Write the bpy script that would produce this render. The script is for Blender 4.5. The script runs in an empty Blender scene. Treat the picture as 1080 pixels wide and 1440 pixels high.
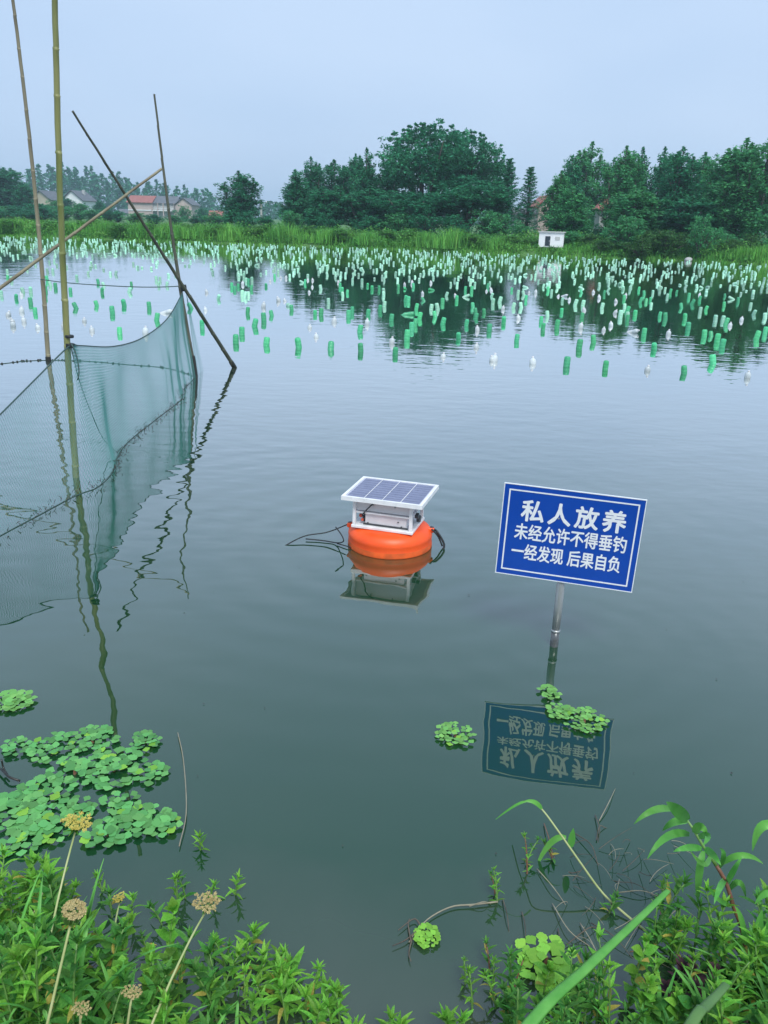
import bpy, math, random
import numpy as np
from mathutils import Vector, Matrix, Euler
R = math.radians
rng = np.random.RandomState(7)
random.seed(7)
sc = bpy.context.scene
col = sc.collection

# ------------------------------------------------------------------ camera
F = 1145.0                      # focal length in pixels of a 1080 x 1440 frame
CAM_H = 1.8
_up = Vector((90, 3180, F)).normalized()
_fw = Vector((0, 0, -1))
_Y = (_fw - _up * _fw.dot(_up)).normalized()
_X = _Y.cross(_up)
CR = Matrix((_X, _Y, _up))      # camera to world
CAM = Vector((0, 0, CAM_H))
cam_data = bpy.data.cameras.new('camera')
cam = bpy.data.objects.new('camera', cam_data)
col.objects.link(cam)
cam.matrix_world = Matrix.Translation(CAM) @ CR.to_4x4()
cam_data.sensor_width = 36
cam_data.lens = F / 1440 * 36
cam_data.clip_start = 0.05
cam_data.clip_end = 5000
sc.camera = cam
sc.render.resolution_x, sc.render.resolution_y = 768, 1024

# ------------------------------------------------------------------ sky, sun, exposure
SUN_EL, SUN_AZ = 56, 165        # overcast forenoon, sun high and behind the clouds
world = bpy.data.worlds.new('World')
sc.world = world
world.use_nodes = True
nt = world.node_tree
nt.nodes.clear()
out = nt.nodes.new('ShaderNodeOutputWorld')
bg = nt.nodes.new('ShaderNodeBackground')
sky = nt.nodes.new('ShaderNodeTexSky')
sky.sky_type = 'NISHITA'
sky.sun_disc = False
sky.sun_elevation = R(SUN_EL)
sky.sun_rotation = R(SUN_AZ)
sky.air_density = 1.2
sky.dust_density = 3.0
tc = nt.nodes.new('ShaderNodeTexCoord')
mp = nt.nodes.new('ShaderNodeMapping')
mp.inputs['Scale'].default_value = (1.2, 1.2, 3.0)
nz = nt.nodes.new('ShaderNodeTexNoise')
nz.inputs['Scale'].default_value = 1.3
nz.inputs['Detail'].default_value = 3
cr = nt.nodes.new('ShaderNodeValToRGB')
cr.color_ramp.elements[0].position = 0.3
cr.color_ramp.elements[0].color = (0.315, 0.435, 0.615, 1)
cr.color_ramp.elements[1].position = 0.7
cr.color_ramp.elements[1].color = (0.405, 0.515, 0.68, 1)
mul = nt.nodes.new('ShaderNodeVectorMath')
mul.operation = 'SCALE'
mul.inputs['Scale'].default_value = 10.5
mix = nt.nodes.new('ShaderNodeMix')
mix.data_type = 'RGBA'
mix.inputs['Factor'].default_value = 0.92
nt.links.new(tc.outputs['Generated'], mp.inputs[0])
nt.links.new(mp.outputs[0], nz.inputs['Vector'])
nt.links.new(nz.outputs['Fac'], cr.inputs[0])
nt.links.new(cr.outputs[0], mul.inputs[0])
nt.links.new(sky.outputs[0], mix.inputs['A'])
nt.links.new(mul.outputs[0], mix.inputs['B'])
nt.links.new(mix.outputs['Result'], bg.inputs[0])
bg.inputs[1].default_value = 0.068
nt.links.new(bg.outputs[0], out.inputs[0])

sun_d = bpy.data.lights.new('sun', 'SUN')
sun_d.energy = 1.5
sun_d.angle = R(25)
sun_d.color = (1.0, 0.97, 0.92)
sun = bpy.data.objects.new('sun', sun_d)
col.objects.link(sun)
_az = R(SUN_AZ)
_sd = Vector((math.sin(_az) * math.cos(R(SUN_EL)), math.cos(_az) * math.cos(R(SUN_EL)), math.sin(R(SUN_EL))))
sun.rotation_euler = _sd.to_track_quat('Z', 'Y').to_euler()
sun.location = _sd * 30
sc.view_settings.view_transform = 'Standard'
sc.view_settings.look = 'None'
sc.view_settings.exposure = 1.08
sc.view_settings.gamma = 1.0
sc.view_settings.use_curve_mapping = False

# ------------------------------------------------------------------ pixel to place helpers
def ray(px, py):
    return CR @ Vector(((px - 540) / F, -(py - 720) / F, -1))
def water(px, py, z=0.0):
    d = ray(px, py)
    return CAM + d * ((z - CAM_H) / d.z)
def at_y(px, py, y):
    d = ray(px, py)
    return CAM + d * (y / d.y)
def on_plane(px, py, p, n):
    d = ray(px, py)
    return CAM + d * ((p - CAM).dot(n) / d.dot(n))
def proj(p):
    c = CR.transposed() @ (Vector(p) - CAM)
    return (540 - F * c.x / c.z, 720 + F * c.y / c.z)

# ------------------------------------------------------------------ materials
def mat(name, c, rough=0.6, c2=None, scale=6.0, bump=0.0, bscale=40.0, metal=0.0, trans=0.0, island=0.0, spec=0.5, stretch=None, ior=None, objvar=0.0):
    m = bpy.data.materials.new(name)
    m.use_nodes = True
    n = m.node_tree
    b = n.nodes['Principled BSDF']
    b.inputs['Roughness'].default_value = rough
    b.inputs['Metallic'].default_value = metal
    b.inputs['Specular IOR Level'].default_value = spec if not (trans and (island or objvar)) or 'bottle' in name else .18
    if ior: b.inputs['IOR'].default_value = ior
    co = n.nodes.new('ShaderNodeTexCoord')
    src = co.outputs['Object']
    if stretch:
        mpn = n.nodes.new('ShaderNodeMapping')
        mpn.inputs['Scale'].default_value = stretch
        n.links.new(src, mpn.inputs[0])
        src = mpn.outputs[0]
    tx = n.nodes.new('ShaderNodeTexNoise')
    tx.inputs['Scale'].default_value = scale
    tx.inputs['Detail'].default_value = 5
    n.links.new(src, tx.inputs['Vector'])
    rp = n.nodes.new('ShaderNodeValToRGB')
    rp.color_ramp.elements[0].position = 0.32
    rp.color_ramp.elements[1].position = 0.68
    rp.color_ramp.elements[0].color = (*c, 1)
    rp.color_ramp.elements[1].color = (*(c2 or [min(1, x * 1.25) for x in c]), 1)
    n.links.new(tx.outputs['Fac'], rp.inputs[0])
    cout = rp.outputs[0]
    if island or objvar:
        hs = n.nodes.new('ShaderNodeHueSaturation')
        n.links.new(cout, hs.inputs['Color'])
        mr = n.nodes.new('ShaderNodeMapRange')
        if island:
            g = n.nodes.new('ShaderNodeNewGeometry')
            n.links.new(g.outputs['Random Per Island'], mr.inputs[0])
        else:
            g = n.nodes.new('ShaderNodeObjectInfo')
            n.links.new(g.outputs['Random'], mr.inputs[0])
        a = island or objvar
        mr.inputs[3].default_value = 1 - a
        mr.inputs[4].default_value = 1 + a
        n.links.new(mr.outputs[0], hs.inputs['Value'])
        mh = n.nodes.new('ShaderNodeMapRange')
        mh.inputs[3].default_value = 0.5 - 0.035 * a
        mh.inputs[4].default_value = 0.5 + 0.03 * a
        wn = n.nodes.new('ShaderNodeTexWhiteNoise')
        wn.noise_dimensions = '1D'
        n.links.new(mr.outputs[0], wn.inputs['W'])
        n.links.new(wn.outputs['Value'], mh.inputs[0])
        n.links.new(mh.outputs[0], hs.inputs['Hue'])
        cout = hs.outputs[0]
    n.links.new(cout, b.inputs['Base Color'])
    if bump:
        bt = n.nodes.new('ShaderNodeTexNoise')
        bt.inputs['Scale'].default_value = bscale
        bt.inputs['Detail'].default_value = 4
        n.links.new(src, bt.inputs['Vector'])
        bn = n.nodes.new('ShaderNodeBump')
        bn.inputs['Distance'].default_value = bump
        n.links.new(bt.outputs['Fac'], bn.inputs['Height'])
        n.links.new(bn.outputs[0], b.inputs['Normal'])
    if trans:
        t = n.nodes.new('ShaderNodeBsdfTranslucent')
        n.links.new(cout, t.inputs['Color'])
        mx = n.nodes.new('ShaderNodeMixShader')
        mx.inputs[0].default_value = trans
        n.links.new(b.outputs[0], mx.inputs[1])
        n.links.new(t.outputs[0], mx.inputs[2])
        n.links.new(mx.outputs[0], n.nodes['Material Output'].inputs['Surface'])
    return m

M = {}
M['soil'] = mat('soil', (0.022, 0.02, 0.014), 0.9, (0.055, 0.048, 0.032), 7, 0.02, 30)
M['bamboo'] = mat('bamboo', (0.13, 0.17, 0.045), 0.45, (0.26, 0.26, 0.10), 9, 0.001, 60, stretch=(1, 1, .25))
M['bamboo_dry'] = mat('bamboo_dry', (0.16, 0.14, 0.09), 0.6, (0.27, 0.25, 0.16), 7, 0.001, 60, stretch=(1, 1, .25))
M['bamboo_dark'] = mat('bamboo_dark', (0.045, 0.055, 0.04), 0.6, (0.10, 0.105, 0.07), 7, 0.001, 60, stretch=(1, 1, .25))
M['wet_dark'] = mat('wet_dark', (0.012, 0.014, 0.012), 0.35, (0.03, 0.03, 0.025), 30)
M['netting'] = mat('netting', (0.13, 0.40, 0.36), 0.6, (0.18, 0.48, 0.44), 3, trans=.3)
M['rope'] = mat('rope', (0.03, 0.07, 0.065), 0.8, (0.06, 0.11, 0.10), 40)
M['black_rope'] = mat('black_rope', (0.008, 0.012, 0.014), 0.6, (0.02, 0.025, 0.028), 40)
M['debris'] = mat('debris', (0.02, 0.02, 0.016), 0.9, (0.06, 0.055, 0.042), 20, island=.4)
M['orange'] = mat('orange_plastic', (0.80, 0.078, 0.008), 0.45, (0.90, 0.10, 0.010), 9, 0.0006, 90)
M['orange_stain'] = mat('orange_stain', (0.42, 0.075, 0.012), 0.6, (0.80, 0.11, 0.01), 14)
M['white_paint'] = mat('white_paint', (0.72, 0.73, 0.75), 0.4, (0.80, 0.80, 0.81), 12)
M['panel_white'] = mat('panel_white', (0.62, 0.60, 0.62), 0.45, (0.70, 0.67, 0.68), 12)
M['frame_white'] = mat('frame_white', (0.66, 0.68, 0.69), 0.42, (0.83, 0.83, 0.84), 16)
M['cell'] = mat('solar_cell', (0.14, 0.155, 0.25), 0.2, (0.18, 0.195, 0.30), 20, spec=.6)
M['grid_line'] = mat('grid_line', (0.42, 0.45, 0.55), 0.3, (0.48, 0.5, 0.6), 20)
M['dark_metal'] = mat('dark_metal', (0.03, 0.035, 0.04), 0.4, (0.06, 0.065, 0.07), 20)
M['red_part'] = mat('red_part', (0.5, 0.06, 0.03), 0.4, (0.6, 0.1, 0.05), 20)
M['sign_blue'] = mat('sign_blue', (0.002, 0.055, 0.36), 0.33, (0.004, 0.065, 0.40), 5)
M['sign_white'] = mat('sign_white', (0.72, 0.76, 0.80), 0.4, (0.82, 0.84, 0.86), 60)
M['zinc'] = mat('zinc', (0.30, 0.33, 0.34), 0.42, (0.48, 0.50, 0.50), 24, metal=.55, stretch=(1, 1, .15))
M['zinc_wet'] = mat('zinc_wet', (0.10, 0.11, 0.115), 0.3, (0.15, 0.16, 0.165), 20, metal=.4)
M['bottle_green'] = mat('bottle_green', (0.10, 0.62, 0.30), 0.25, (0.2, 0.74, 0.42), 9, trans=.42, objvar=.25)
M['bottle_pale'] = mat('bottle_pale', (0.36, 0.78, 0.56), 0.3, (0.58, 0.88, 0.72), 9, trans=.3, objvar=.2)
M['bottle_clear'] = mat('bottle_clear', (0.62, 0.70, 0.72), 0.25, (0.78, 0.82, 0.82), 11, trans=.3, objvar=.12)
M['bottle_mix'] = mat('bottle_mix', (0.34, 0.76, 0.55), 0.3, (0.58, 0.86, 0.70), 30, trans=.3, island=.3)
M['cap'] = mat('bottle_cap', (0.55, 0.56, 0.58), 0.4, (0.7, 0.7, 0.7), 20)
M['bark'] = mat('bark', (0.06, 0.055, 0.045), 0.9, (0.14, 0.13, 0.11), 12, 0.02, 30, stretch=(1, 1, .2))
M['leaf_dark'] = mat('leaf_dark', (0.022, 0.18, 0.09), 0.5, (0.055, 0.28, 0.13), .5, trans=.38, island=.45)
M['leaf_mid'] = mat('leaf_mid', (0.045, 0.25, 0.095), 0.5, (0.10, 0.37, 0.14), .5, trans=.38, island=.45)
M['leaf_light'] = mat('leaf_light', (0.05, 0.165, 0.045), 0.5, (0.085, 0.23, 0.06), .7, trans=.3, island=.4)
M['leaf_bank'] = mat('leaf_bank', (0.07, 0.25, 0.05), 0.5, (0.15, 0.38, 0.075), .7, trans=.35, island=.45)
M['bank_grass'] = mat('bank_grass', (0.085, 0.31, 0.055), 0.55, (0.17, 0.46, 0.08), .35, trans=.3, island=.4)
M['bank_weed'] = mat('bank_weed', (0.055, 0.25, 0.055), 0.5, (0.17, 0.42, 0.08), .4, trans=.35, island=.5)
M['ground'] = mat('ground_weeds', (0.045, 0.13, 0.03), 0.9, (0.09, 0.20, 0.05), .6, 0.05, 6)
M['herb'] = mat('herb_leaf', (0.115, 0.36, 0.035), 0.42, (0.215, 0.50, 0.075), 12, trans=.42, objvar=.4)
M['herb_dark'] = mat('herb_dark', (0.05, 0.20, 0.035), 0.42, (0.10, 0.30, 0.055), 12, trans=.38, objvar=.4)
M['herb_yellow'] = mat('herb_yellow', (0.34, 0.30, 0.05), 0.5, (0.45, 0.42, 0.10), 12, trans=.35, objvar=.3)
M['herb_purple'] = mat('herb_purple', (0.055, 0.03, 0.045), 0.5, (0.10, 0.05, 0.06), 12, trans=.2, objvar=.3)
M['stem_green'] = mat('stem_green', (0.10, 0.24, 0.05), 0.5, (0.16, 0.30, 0.08), 14)
M['stem_straw'] = mat('stem_straw', (0.33, 0.40, 0.14), 0.5, (0.45, 0.48, 0.22), 14)
M['stem_red'] = mat('stem_red', (0.13, 0.055, 0.04), 0.5, (0.22, 0.11, 0.06), 14)
M['twig'] = mat('twig', (0.055, 0.045, 0.035), 0.85, (0.14, 0.115, 0.085), 25)
M['twig_pale'] = mat('twig_pale', (0.22, 0.20, 0.14), 0.8, (0.32, 0.30, 0.22), 25)
M['reed'] = mat('reed_leaf', (0.09, 0.34, 0.055), 0.38, (0.16, 0.46, 0.10), 7, trans=.28, objvar=.2, stretch=(.3, 4, 1))
M['reed_stalk'] = mat('reed_stalk', (0.06, 0.26, 0.03), 0.5, (0.115, 0.36, 0.06), 22, .0012, 40)
M['reed_stalk_old'] = mat('reed_stalk_old', (0.05, 0.13, 0.03), 0.5, (0.09, 0.20, 0.05), 9, .0012, 26)
M['caltrop'] = mat('caltrop_leaf', (0.10, 0.33, 0.09), 0.45, (0.15, 0.42, 0.13), 30, trans=.2, objvar=.32)
M['caltrop_pale'] = mat('caltrop_pale', (0.13, 0.36, 0.08), 0.38, (0.21, 0.48, 0.13), 30, trans=.2, objvar=.28)
M['caltrop_lime'] = mat('caltrop_lime', (0.19, 0.47, 0.05), 0.38, (0.28, 0.58, 0.09), 30, trans=.25, objvar=.22)
M['umbel_yellow'] = mat('umbel_yellow', (0.42, 0.36, 0.06), 0.7, (0.58, 0.52, 0.14), 40, island=.3)
M['umbel_tan'] = mat('umbel_tan', (0.36, 0.29, 0.12), 0.8, (0.48, 0.42, 0.20), 40, island=.3)
M['wall_pink'] = mat('wall_pink', (0.42, 0.33, 0.31), 0.9, (0.52, 0.42, 0.38), .6)
M['wall_grey'] = mat('wall_grey', (0.36, 0.38, 0.38), 0.9, (0.48, 0.49, 0.48), .6)
M['wall_white'] = mat('wall_white', (0.66, 0.69, 0.71), 0.8, (0.78, 0.80, 0.81), .9)
M['wall_tan'] = mat('wall_tan', (0.36, 0.32, 0.24), 0.9, (0.44, 0.40, 0.32), .6)
M['roof_red'] = mat('roof_red', (0.27, 0.095, 0.08), 0.8, (0.36, 0.14, 0.115), 1.5, .05, 4)
M['roof_grey'] = mat('roof_grey', (0.09, 0.10, 0.115), 0.8, (0.15, 0.16, 0.18), 1.5, .05, 4)
M['glass_dark'] = mat('glass_dark', (0.02, 0.03, 0.04), 0.15, (0.04, 0.05, 0.06), 2)
M['float_white'] = mat('float_white', (0.55, 0.58, 0.58), 0.6, (0.7, 0.72, 0.72), 10)
M['concrete_pole'] = mat('concrete_pole', (0.35, 0.35, 0.34), 0.9, (0.45, 0.45, 0.44), 3)

def water_material():
    m = bpy.data.materials.new('pond_water')
    m.use_nodes = True
    n = m.node_tree
    L = n.links.new
    b = n.nodes['Principled BSDF']
    b.inputs['Roughness'].default_value = 0.9
    b.inputs['Specular IOR Level'].default_value = 0.0
    geo = n.nodes.new('ShaderNodeNewGeometry')
    pos = geo.outputs['Position']
    def math_(op, a, c=None):
        k = n.nodes.new('ShaderNodeMath')
        k.operation = op
        for i, v in enumerate((a, c)):
            if v is None: continue
            if isinstance(v, (int, float)): k.inputs[i].default_value = v
            else: L(v, k.inputs[i])
        return k.outputs[0]
    def noise(scale, detail, stretch):
        q = n.nodes.new('ShaderNodeMapping')
        q.inputs['Scale'].default_value = stretch
        L(pos, q.inputs[0])
        t = n.nodes.new('ShaderNodeTexNoise')
        t.inputs['Scale'].default_value = scale
        t.inputs['Detail'].default_value = detail
        L(q.outputs[0], t.inputs['Vector'])
        return t.outputs['Fac']
    def remap(v, a, c, d, e):
        k = n.nodes.new('ShaderNodeMapRange')
        L(v, k.inputs[0])
        for i, x in enumerate((a, c, d, e)): k.inputs[i + 1].default_value = x
        return k.outputs[0]
    def rings(cx, cy, wl, r0, r1, amp):
        v = n.nodes.new('ShaderNodeVectorMath'); v.operation = 'DISTANCE'
        L(pos, v.inputs[0]); v.inputs[1].default_value = (cx, cy, 0)
        d = v.outputs['Value']
        s = math_('SINE', math_('MULTIPLY', d, 6.2832 / wl))
        return math_('MULTIPLY', s, remap(d, r0, r1, amp, 0.0))
    sep = n.nodes.new('ShaderNodeSeparateXYZ')
    L(pos, sep.inputs[0])
    # a light breeze: patches of ripple and of calm, calmer close to the bank
    patch = remap(noise(.16, 2, (1, 1, 1)), .38, .62, .35, 1.0)
    calm = remap(sep.outputs['Y'], 2.0, 6.0, .22, 1.0)
    w1 = math_('MULTIPLY', noise(1.1, 1.0, (1, 1.7, 1)), .0055)
    w2 = math_('MULTIPLY', noise(3.6, 1.0, (1, 1.5, 1)), .0034)
    w3 = math_('MULTIPLY', noise(11, 1.0, (1, 1.4, 1)), .0007)
    h = math_('MULTIPLY', math_('ADD', math_('ADD', w1, w2), w3), math_('MULTIPLY', patch, calm))
    # small oblique ripples running out from the poles of the net
    q = n.nodes.new('ShaderNodeMapping'); q.inputs['Rotation'].default_value = (0, 0, R(28)); q.inputs['Scale'].default_value = (.55, 1, 1)
    L(pos, q.inputs[0])
    t4 = n.nodes.new('ShaderNodeTexNoise'); t4.inputs['Scale'].default_value = 7.5; t4.inputs['Detail'].default_value = .5
    L(q.outputs[0], t4.inputs['Vector'])
    vd = n.nodes.new('ShaderNodeVectorMath'); vd.operation = 'DISTANCE'; L(pos, vd.inputs[0]); vd.inputs[1].default_value = (-2.4, 6.0, 0)
    h = math_('ADD', h, math_('MULTIPLY', t4.outputs['Fac'], remap(vd.outputs['Value'], 1.5, 4.4, .0030, 0.0)))
    h = math_('ADD', h, rings(.04, 4.46, .24, .2, 2.8, .0006))
    h = math_('ADD', h, rings(.79, 3.28, .19, .0, 1.5, .0003))
    bp = n.nodes.new('ShaderNodeBump')
    bp.inputs['Distance'].default_value = 1.0
    L(h, bp.inputs['Height'])
    gl = n.nodes.new('ShaderNodeBsdfGlossy'); gl.inputs['Roughness'].default_value = .012; gl.inputs['Color'].default_value = (1, 1, 1, 1)
    L(bp.outputs[0], gl.inputs['Normal'])
    fr = n.nodes.new('ShaderNodeFresnel'); fr.inputs['IOR'].default_value = WATER_IOR
    L(bp.outputs[0], fr.inputs['Normal'])
    fac = math_('SUBTRACT', 1.0, math_('POWER', math_('SUBTRACT', 1.0, fr.outputs[0]), WATER_GLOSS))
    mx = n.nodes.new('ShaderNodeMixShader')
    L(fac, mx.inputs[0]); L(b.outputs[0], mx.inputs[1]); L(gl.outputs[0], mx.inputs[2])
    L(mx.outputs[0], n.nodes['Material Output'].inputs['Surface'])
    # silt stirred up in the shallows along the near bank
    sh = n.nodes.new('ShaderNodeMix'); sh.data_type = 'RGBA'
    edge = math_('ADD', sep.outputs['Y'], math_('MULTIPLY', math_('SUBTRACT', noise(1.7, 3, (1, 1, 1)), .5), .9))
    L(remap(edge, 1.25, 1.95, .85, 0.0), sh.inputs['Factor'])
    sh.inputs['A'].default_value = (0.006, 0.042, 0.015, 1)
    sh.inputs['B'].default_value = (0.055, 0.07, 0.052, 1)
    L(sh.outputs['Result'], b.inputs['Base Color'])
    return m
WATER_IOR = 1.34
WATER_GLOSS = 3.7                # a little shinier than clean water: the overcast sky is far brighter than a print can show
M['water'] = water_material()

# ------------------------------------------------------------------ mesh helpers
class MB:
    def __init__(s): s.v, s.f = [], []
    def add(s, vs, fs):
        o = len(s.v)
        s.v += [tuple(p) for p in vs]
        s.f += [tuple(i + o for i in f) for f in fs]
        return s
    def box(s, c, size, rz=0.0, bevel=0.0):
        x, y, z = [k / 2 for k in size]
        q = Matrix.Rotation(rz, 3, 'Z')
        if bevel:
            b = min(bevel, x * .9, y * .9, z * .9)
            vs = []
            for zz, ins in ((-z, b), (-z + b, 0), (z - b, 0), (z, b)):
                xx, yy = x - ins, y - ins
                k = b * .6
                for px, py in ((-xx + k, -yy), (xx - k, -yy), (xx, -yy + k), (xx, yy - k), (xx - k, yy), (-xx + k, yy), (-xx, yy - k), (-xx, -yy + k)):
                    vs.append(q @ Vector((px, py, zz)) + Vector(c))
            fs = [tuple(range(7, -1, -1)), tuple(range(24, 32))]
            for r in range(3):
                for i in range(8):
                    fs.append((r * 8 + i, r * 8 + (i + 1) % 8, r * 8 + 8 + (i + 1) % 8, r * 8 + 8 + i))
            return s.add(vs, fs)
        vs = [q @ Vector((a * x, b_ * y, d * z)) + Vector(c) for d in (-1, 1) for a, b_ in ((-1, -1), (1, -1), (1, 1), (-1, 1))]
        return s.add(vs, [(3, 2, 1, 0), (4, 5, 6, 7), (0, 1, 5, 4), (1, 2, 6, 5), (2, 3, 7, 6), (3, 0, 4, 7)])
    def tube(s, pts, rad, n=8, cap=True, squash=1.0):
        pts = [Vector(p) for p in pts]
        if not hasattr(rad, '__len__'): rad = [rad] * len(pts)
        vs, fs = [], []
        ref = None
        for i, p in enumerate(pts):
            t = (pts[min(i + 1, len(pts) - 1)] - pts[max(i - 1, 0)]).normalized()
            if ref is None:
                ref = t.cross(Vector((0, 0, 1)) if abs(t.z) < .9 else Vector((1, 0, 0))).normalized()
            ref = (ref - t * ref.dot(t)).normalized()
            b = t.cross(ref)
            for k in range(n):
                a = 2 * math.pi * k / n
                vs.append(p + (ref * math.cos(a) + b * (math.sin(a) * squash)) * rad[i])
        for i in range(len(pts) - 1):
            for k in range(n):
                fs.append((i * n + k, i * n + (k + 1) % n, (i + 1) * n + (k + 1) % n, (i + 1) * n + k))
        if cap:
            fs.append(tuple(range(n - 1, -1, -1)))
            fs.append(tuple(range((len(pts) - 1) * n, len(pts) * n)))
        return s.add(vs, fs)
    def lathe(s, prof, n=16, o=(0, 0, 0), cap=True, mod=None):
        vs, fs = [], []
        for r, z in prof:
            for k in range(n):
                a = 2 * math.pi * k / n
                rr = r * (mod(a, z) if mod else 1)
                vs.append((o[0] + rr * math.cos(a), o[1] + rr * math.sin(a), o[2] + z))
        for i in range(len(prof) - 1):
            for k in range(n):
                fs.append((i * n + k, i * n + (k + 1) % n, (i + 1) * n + (k + 1) % n, (i + 1) * n + k))
        if cap:
            fs.append(tuple(range(n - 1, -1, -1)))
            fs.append(tuple(range((len(prof) - 1) * n, len(prof) * n)))
        return s.add(vs, fs)
    def quad(s, a, b, c, d): return s.add([a, b, c, d], [(0, 1, 2, 3)])
    def mesh(s, name, m, off=(0, 0, 0), smooth=False):
        me = bpy.data.meshes.new(name)
        me.from_pydata([(p[0] - off[0], p[1] - off[1], p[2] - off[2]) for p in s.v], [], s.f)
        me.materials.append(M[m])
        if smooth:
            me.polygons.foreach_set('use_smooth', [True] * len(me.polygons))
        me.update()
        return me
    def build(s, name, m, parent=None, smooth=False, off=None):
        if off is None:
            off = base_of(parent) if parent is not None else (0, 0, 0)
        return link(name, s.mesh(name, m, off, smooth), parent)
def base_of(p):
    l = Vector((0, 0, 0))
    while p is not None:
        l += p.location
        p = p.parent
    return l
def link(name, me, parent=None):
    o = bpy.data.objects.new(name, me)
    col.objects.link(o)
    o.parent = parent
    return o
def np_mesh(name, m, v, faces, smooth=False):
    """v (N,3) array, faces (K,3|4) int array"""
    me = bpy.data.meshes.new(name)
    k, w = faces.shape
    me.vertices.add(len(v)); me.vertices.foreach_set('co', np.asarray(v, np.float32).ravel())
    me.loops.add(k * w); me.loops.foreach_set('vertex_index', faces.astype(np.int32).ravel())
    me.polygons.add(k)
    me.polygons.foreach_set('loop_start', np.arange(0, k * w, w, dtype=np.int32))
    me.polygons.foreach_set('loop_total', np.full(k, w, dtype=np.int32))
    me.update(calc_edges=True); me.validate()
    me.materials.append(M[m])
    if smooth: me.polygons.foreach_set('use_smooth', [True] * k)
    return me
def tag(o, label, cat, group=None):
    o['label'] = label
    o['category'] = cat
    if group: o['group'] = group
    return o
def thing(name, loc, label, cat, group=None, rz=0.0):
    o = bpy.data.objects.new(name, None)
    o.empty_display_size = .1
    col.objects.link(o)
    o.location = loc
    o.rotation_euler.z = rz
    return tag(o, label, cat, group)
def copy_tree(o, parent=None):
    c = o.copy()
    col.objects.link(c)
    c.parent = parent
    for ch in o.children: copy_tree(ch, c)
    return c
def bez(p0, p1, p2, n=10):
    p0, p1, p2 = Vector(p0), Vector(p1), Vector(p2)
    return [p0 * (1 - t) ** 2 + p1 * (2 * t * (1 - t)) + p2 * t * t for t in [i / (n - 1) for i in range(n)]]
def spline(pts, n=24):
    """Catmull-Rom through the points"""
    P = [Vector(p) for p in pts]
    P = [P[0] * 2 - P[1]] + P + [P[-1] * 2 - P[-2]]
    res = []
    seg = len(P) - 3
    for i in range(n):
        u = i / (n - 1) * seg
        k = min(int(u), seg - 1)
        t = u - k
        a, b, c, d = P[k:k + 4]
        res.append(.5 * ((2 * b) + (c - a) * t + (2 * a - 5 * b + 4 * c - d) * t * t + (3 * b - a - 3 * c + d) * t ** 3))
    return res

# ------------------------------------------------------------------ the setting: ground, water
def sstep(a, b, x):
    t = min(1, max(0, (x - a) / (b - a)))
    return t * t * (3 - 2 * t)
def near_shore(x):
    return 1.24 + .16 * sstep(-.25, -.6, x) + .22 * sstep(.35, .8, x) + .05 * math.sin(x * 7) + .03 * math.sin(x * 17 + 1)
def far_shore(x):
    xs, ys = (-90, -26.6, -.5, 20.6, 70), (66, 58.3, 54.5, 47.0, 36)
    return float(np.interp(x, xs, ys)) + .35 * math.sin(x * .9) + .2 * math.sin(x * 2.3 + 1)
def ground_z(x, y):
    ns, fs = near_shore(x), far_shore(x)
    if y < ns: return min(.42, (ns - y) * .45) + .012 * math.sin(x * 31 + y * 23) * (1 if abs(x) < 4 else 0)
    if y > fs:
        return min(.45, (y - fs) * .28) + (.05 * math.sin(x * .5) * math.sin(y * .3) if y > fs + 2 else 0)
    return -min(.8, (y - ns) * .5, (fs - y) * .5)
def build_ground():
    xs = list(np.arange(-600, -60, 30)) + list(np.arange(-60, -3, 1.5)) + list(np.arange(-3, 3, .06)) + list(np.arange(3, 60, 1.5)) + list(np.arange(60, 601, 30))
    ys = list(np.arange(-24, -2, 4)) + list(np.arange(-2, .6, .25)) + list(np.arange(.6, 2.6, .05)) + list(np.arange(2.6, 34, 3.0)) + list(np.arange(34, 70, .6)) + list(np.arange(70, 140, 8)) + list(np.arange(140, 661, 40))
    V = np.array([(x, y, ground_z(x, y)) for y in ys for x in xs])
    nx = len(xs)
    I = np.arange(len(V)).reshape(len(ys), nx)
    fcs = np.stack([I[:-1, :-1], I[:-1, 1:], I[1:, 1:], I[1:, :-1]], -1).reshape(-1, 4)
    me = np_mesh('ground', 'ground', V, fcs, True)
    me.materials.append(M['soil'])
    cy = V[fcs].mean(1)[:, 1]
    me.polygons.foreach_set('material_index', (cy < 40).astype(np.int32))
    o = link('ground', me)
    o['kind'] = 'structure'
build_ground()
wxs = [-420, -60, -20, 0, 20, 60, 420]
wys = [-.5, 4, 10, 20, 40, 80]
wv = np.array([(x, y, 0) for y in wys for x in wxs], float)
wI = np.arange(len(wv)).reshape(len(wys), len(wxs))
wo = link('water', np_mesh('water', 'water', wv, np.stack([wI[:-1, :-1], wI[:-1, 1:], wI[1:, 1:], wI[1:, :-1]], -1).reshape(-1, 4)))
wo['kind'] = 'structure'

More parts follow.
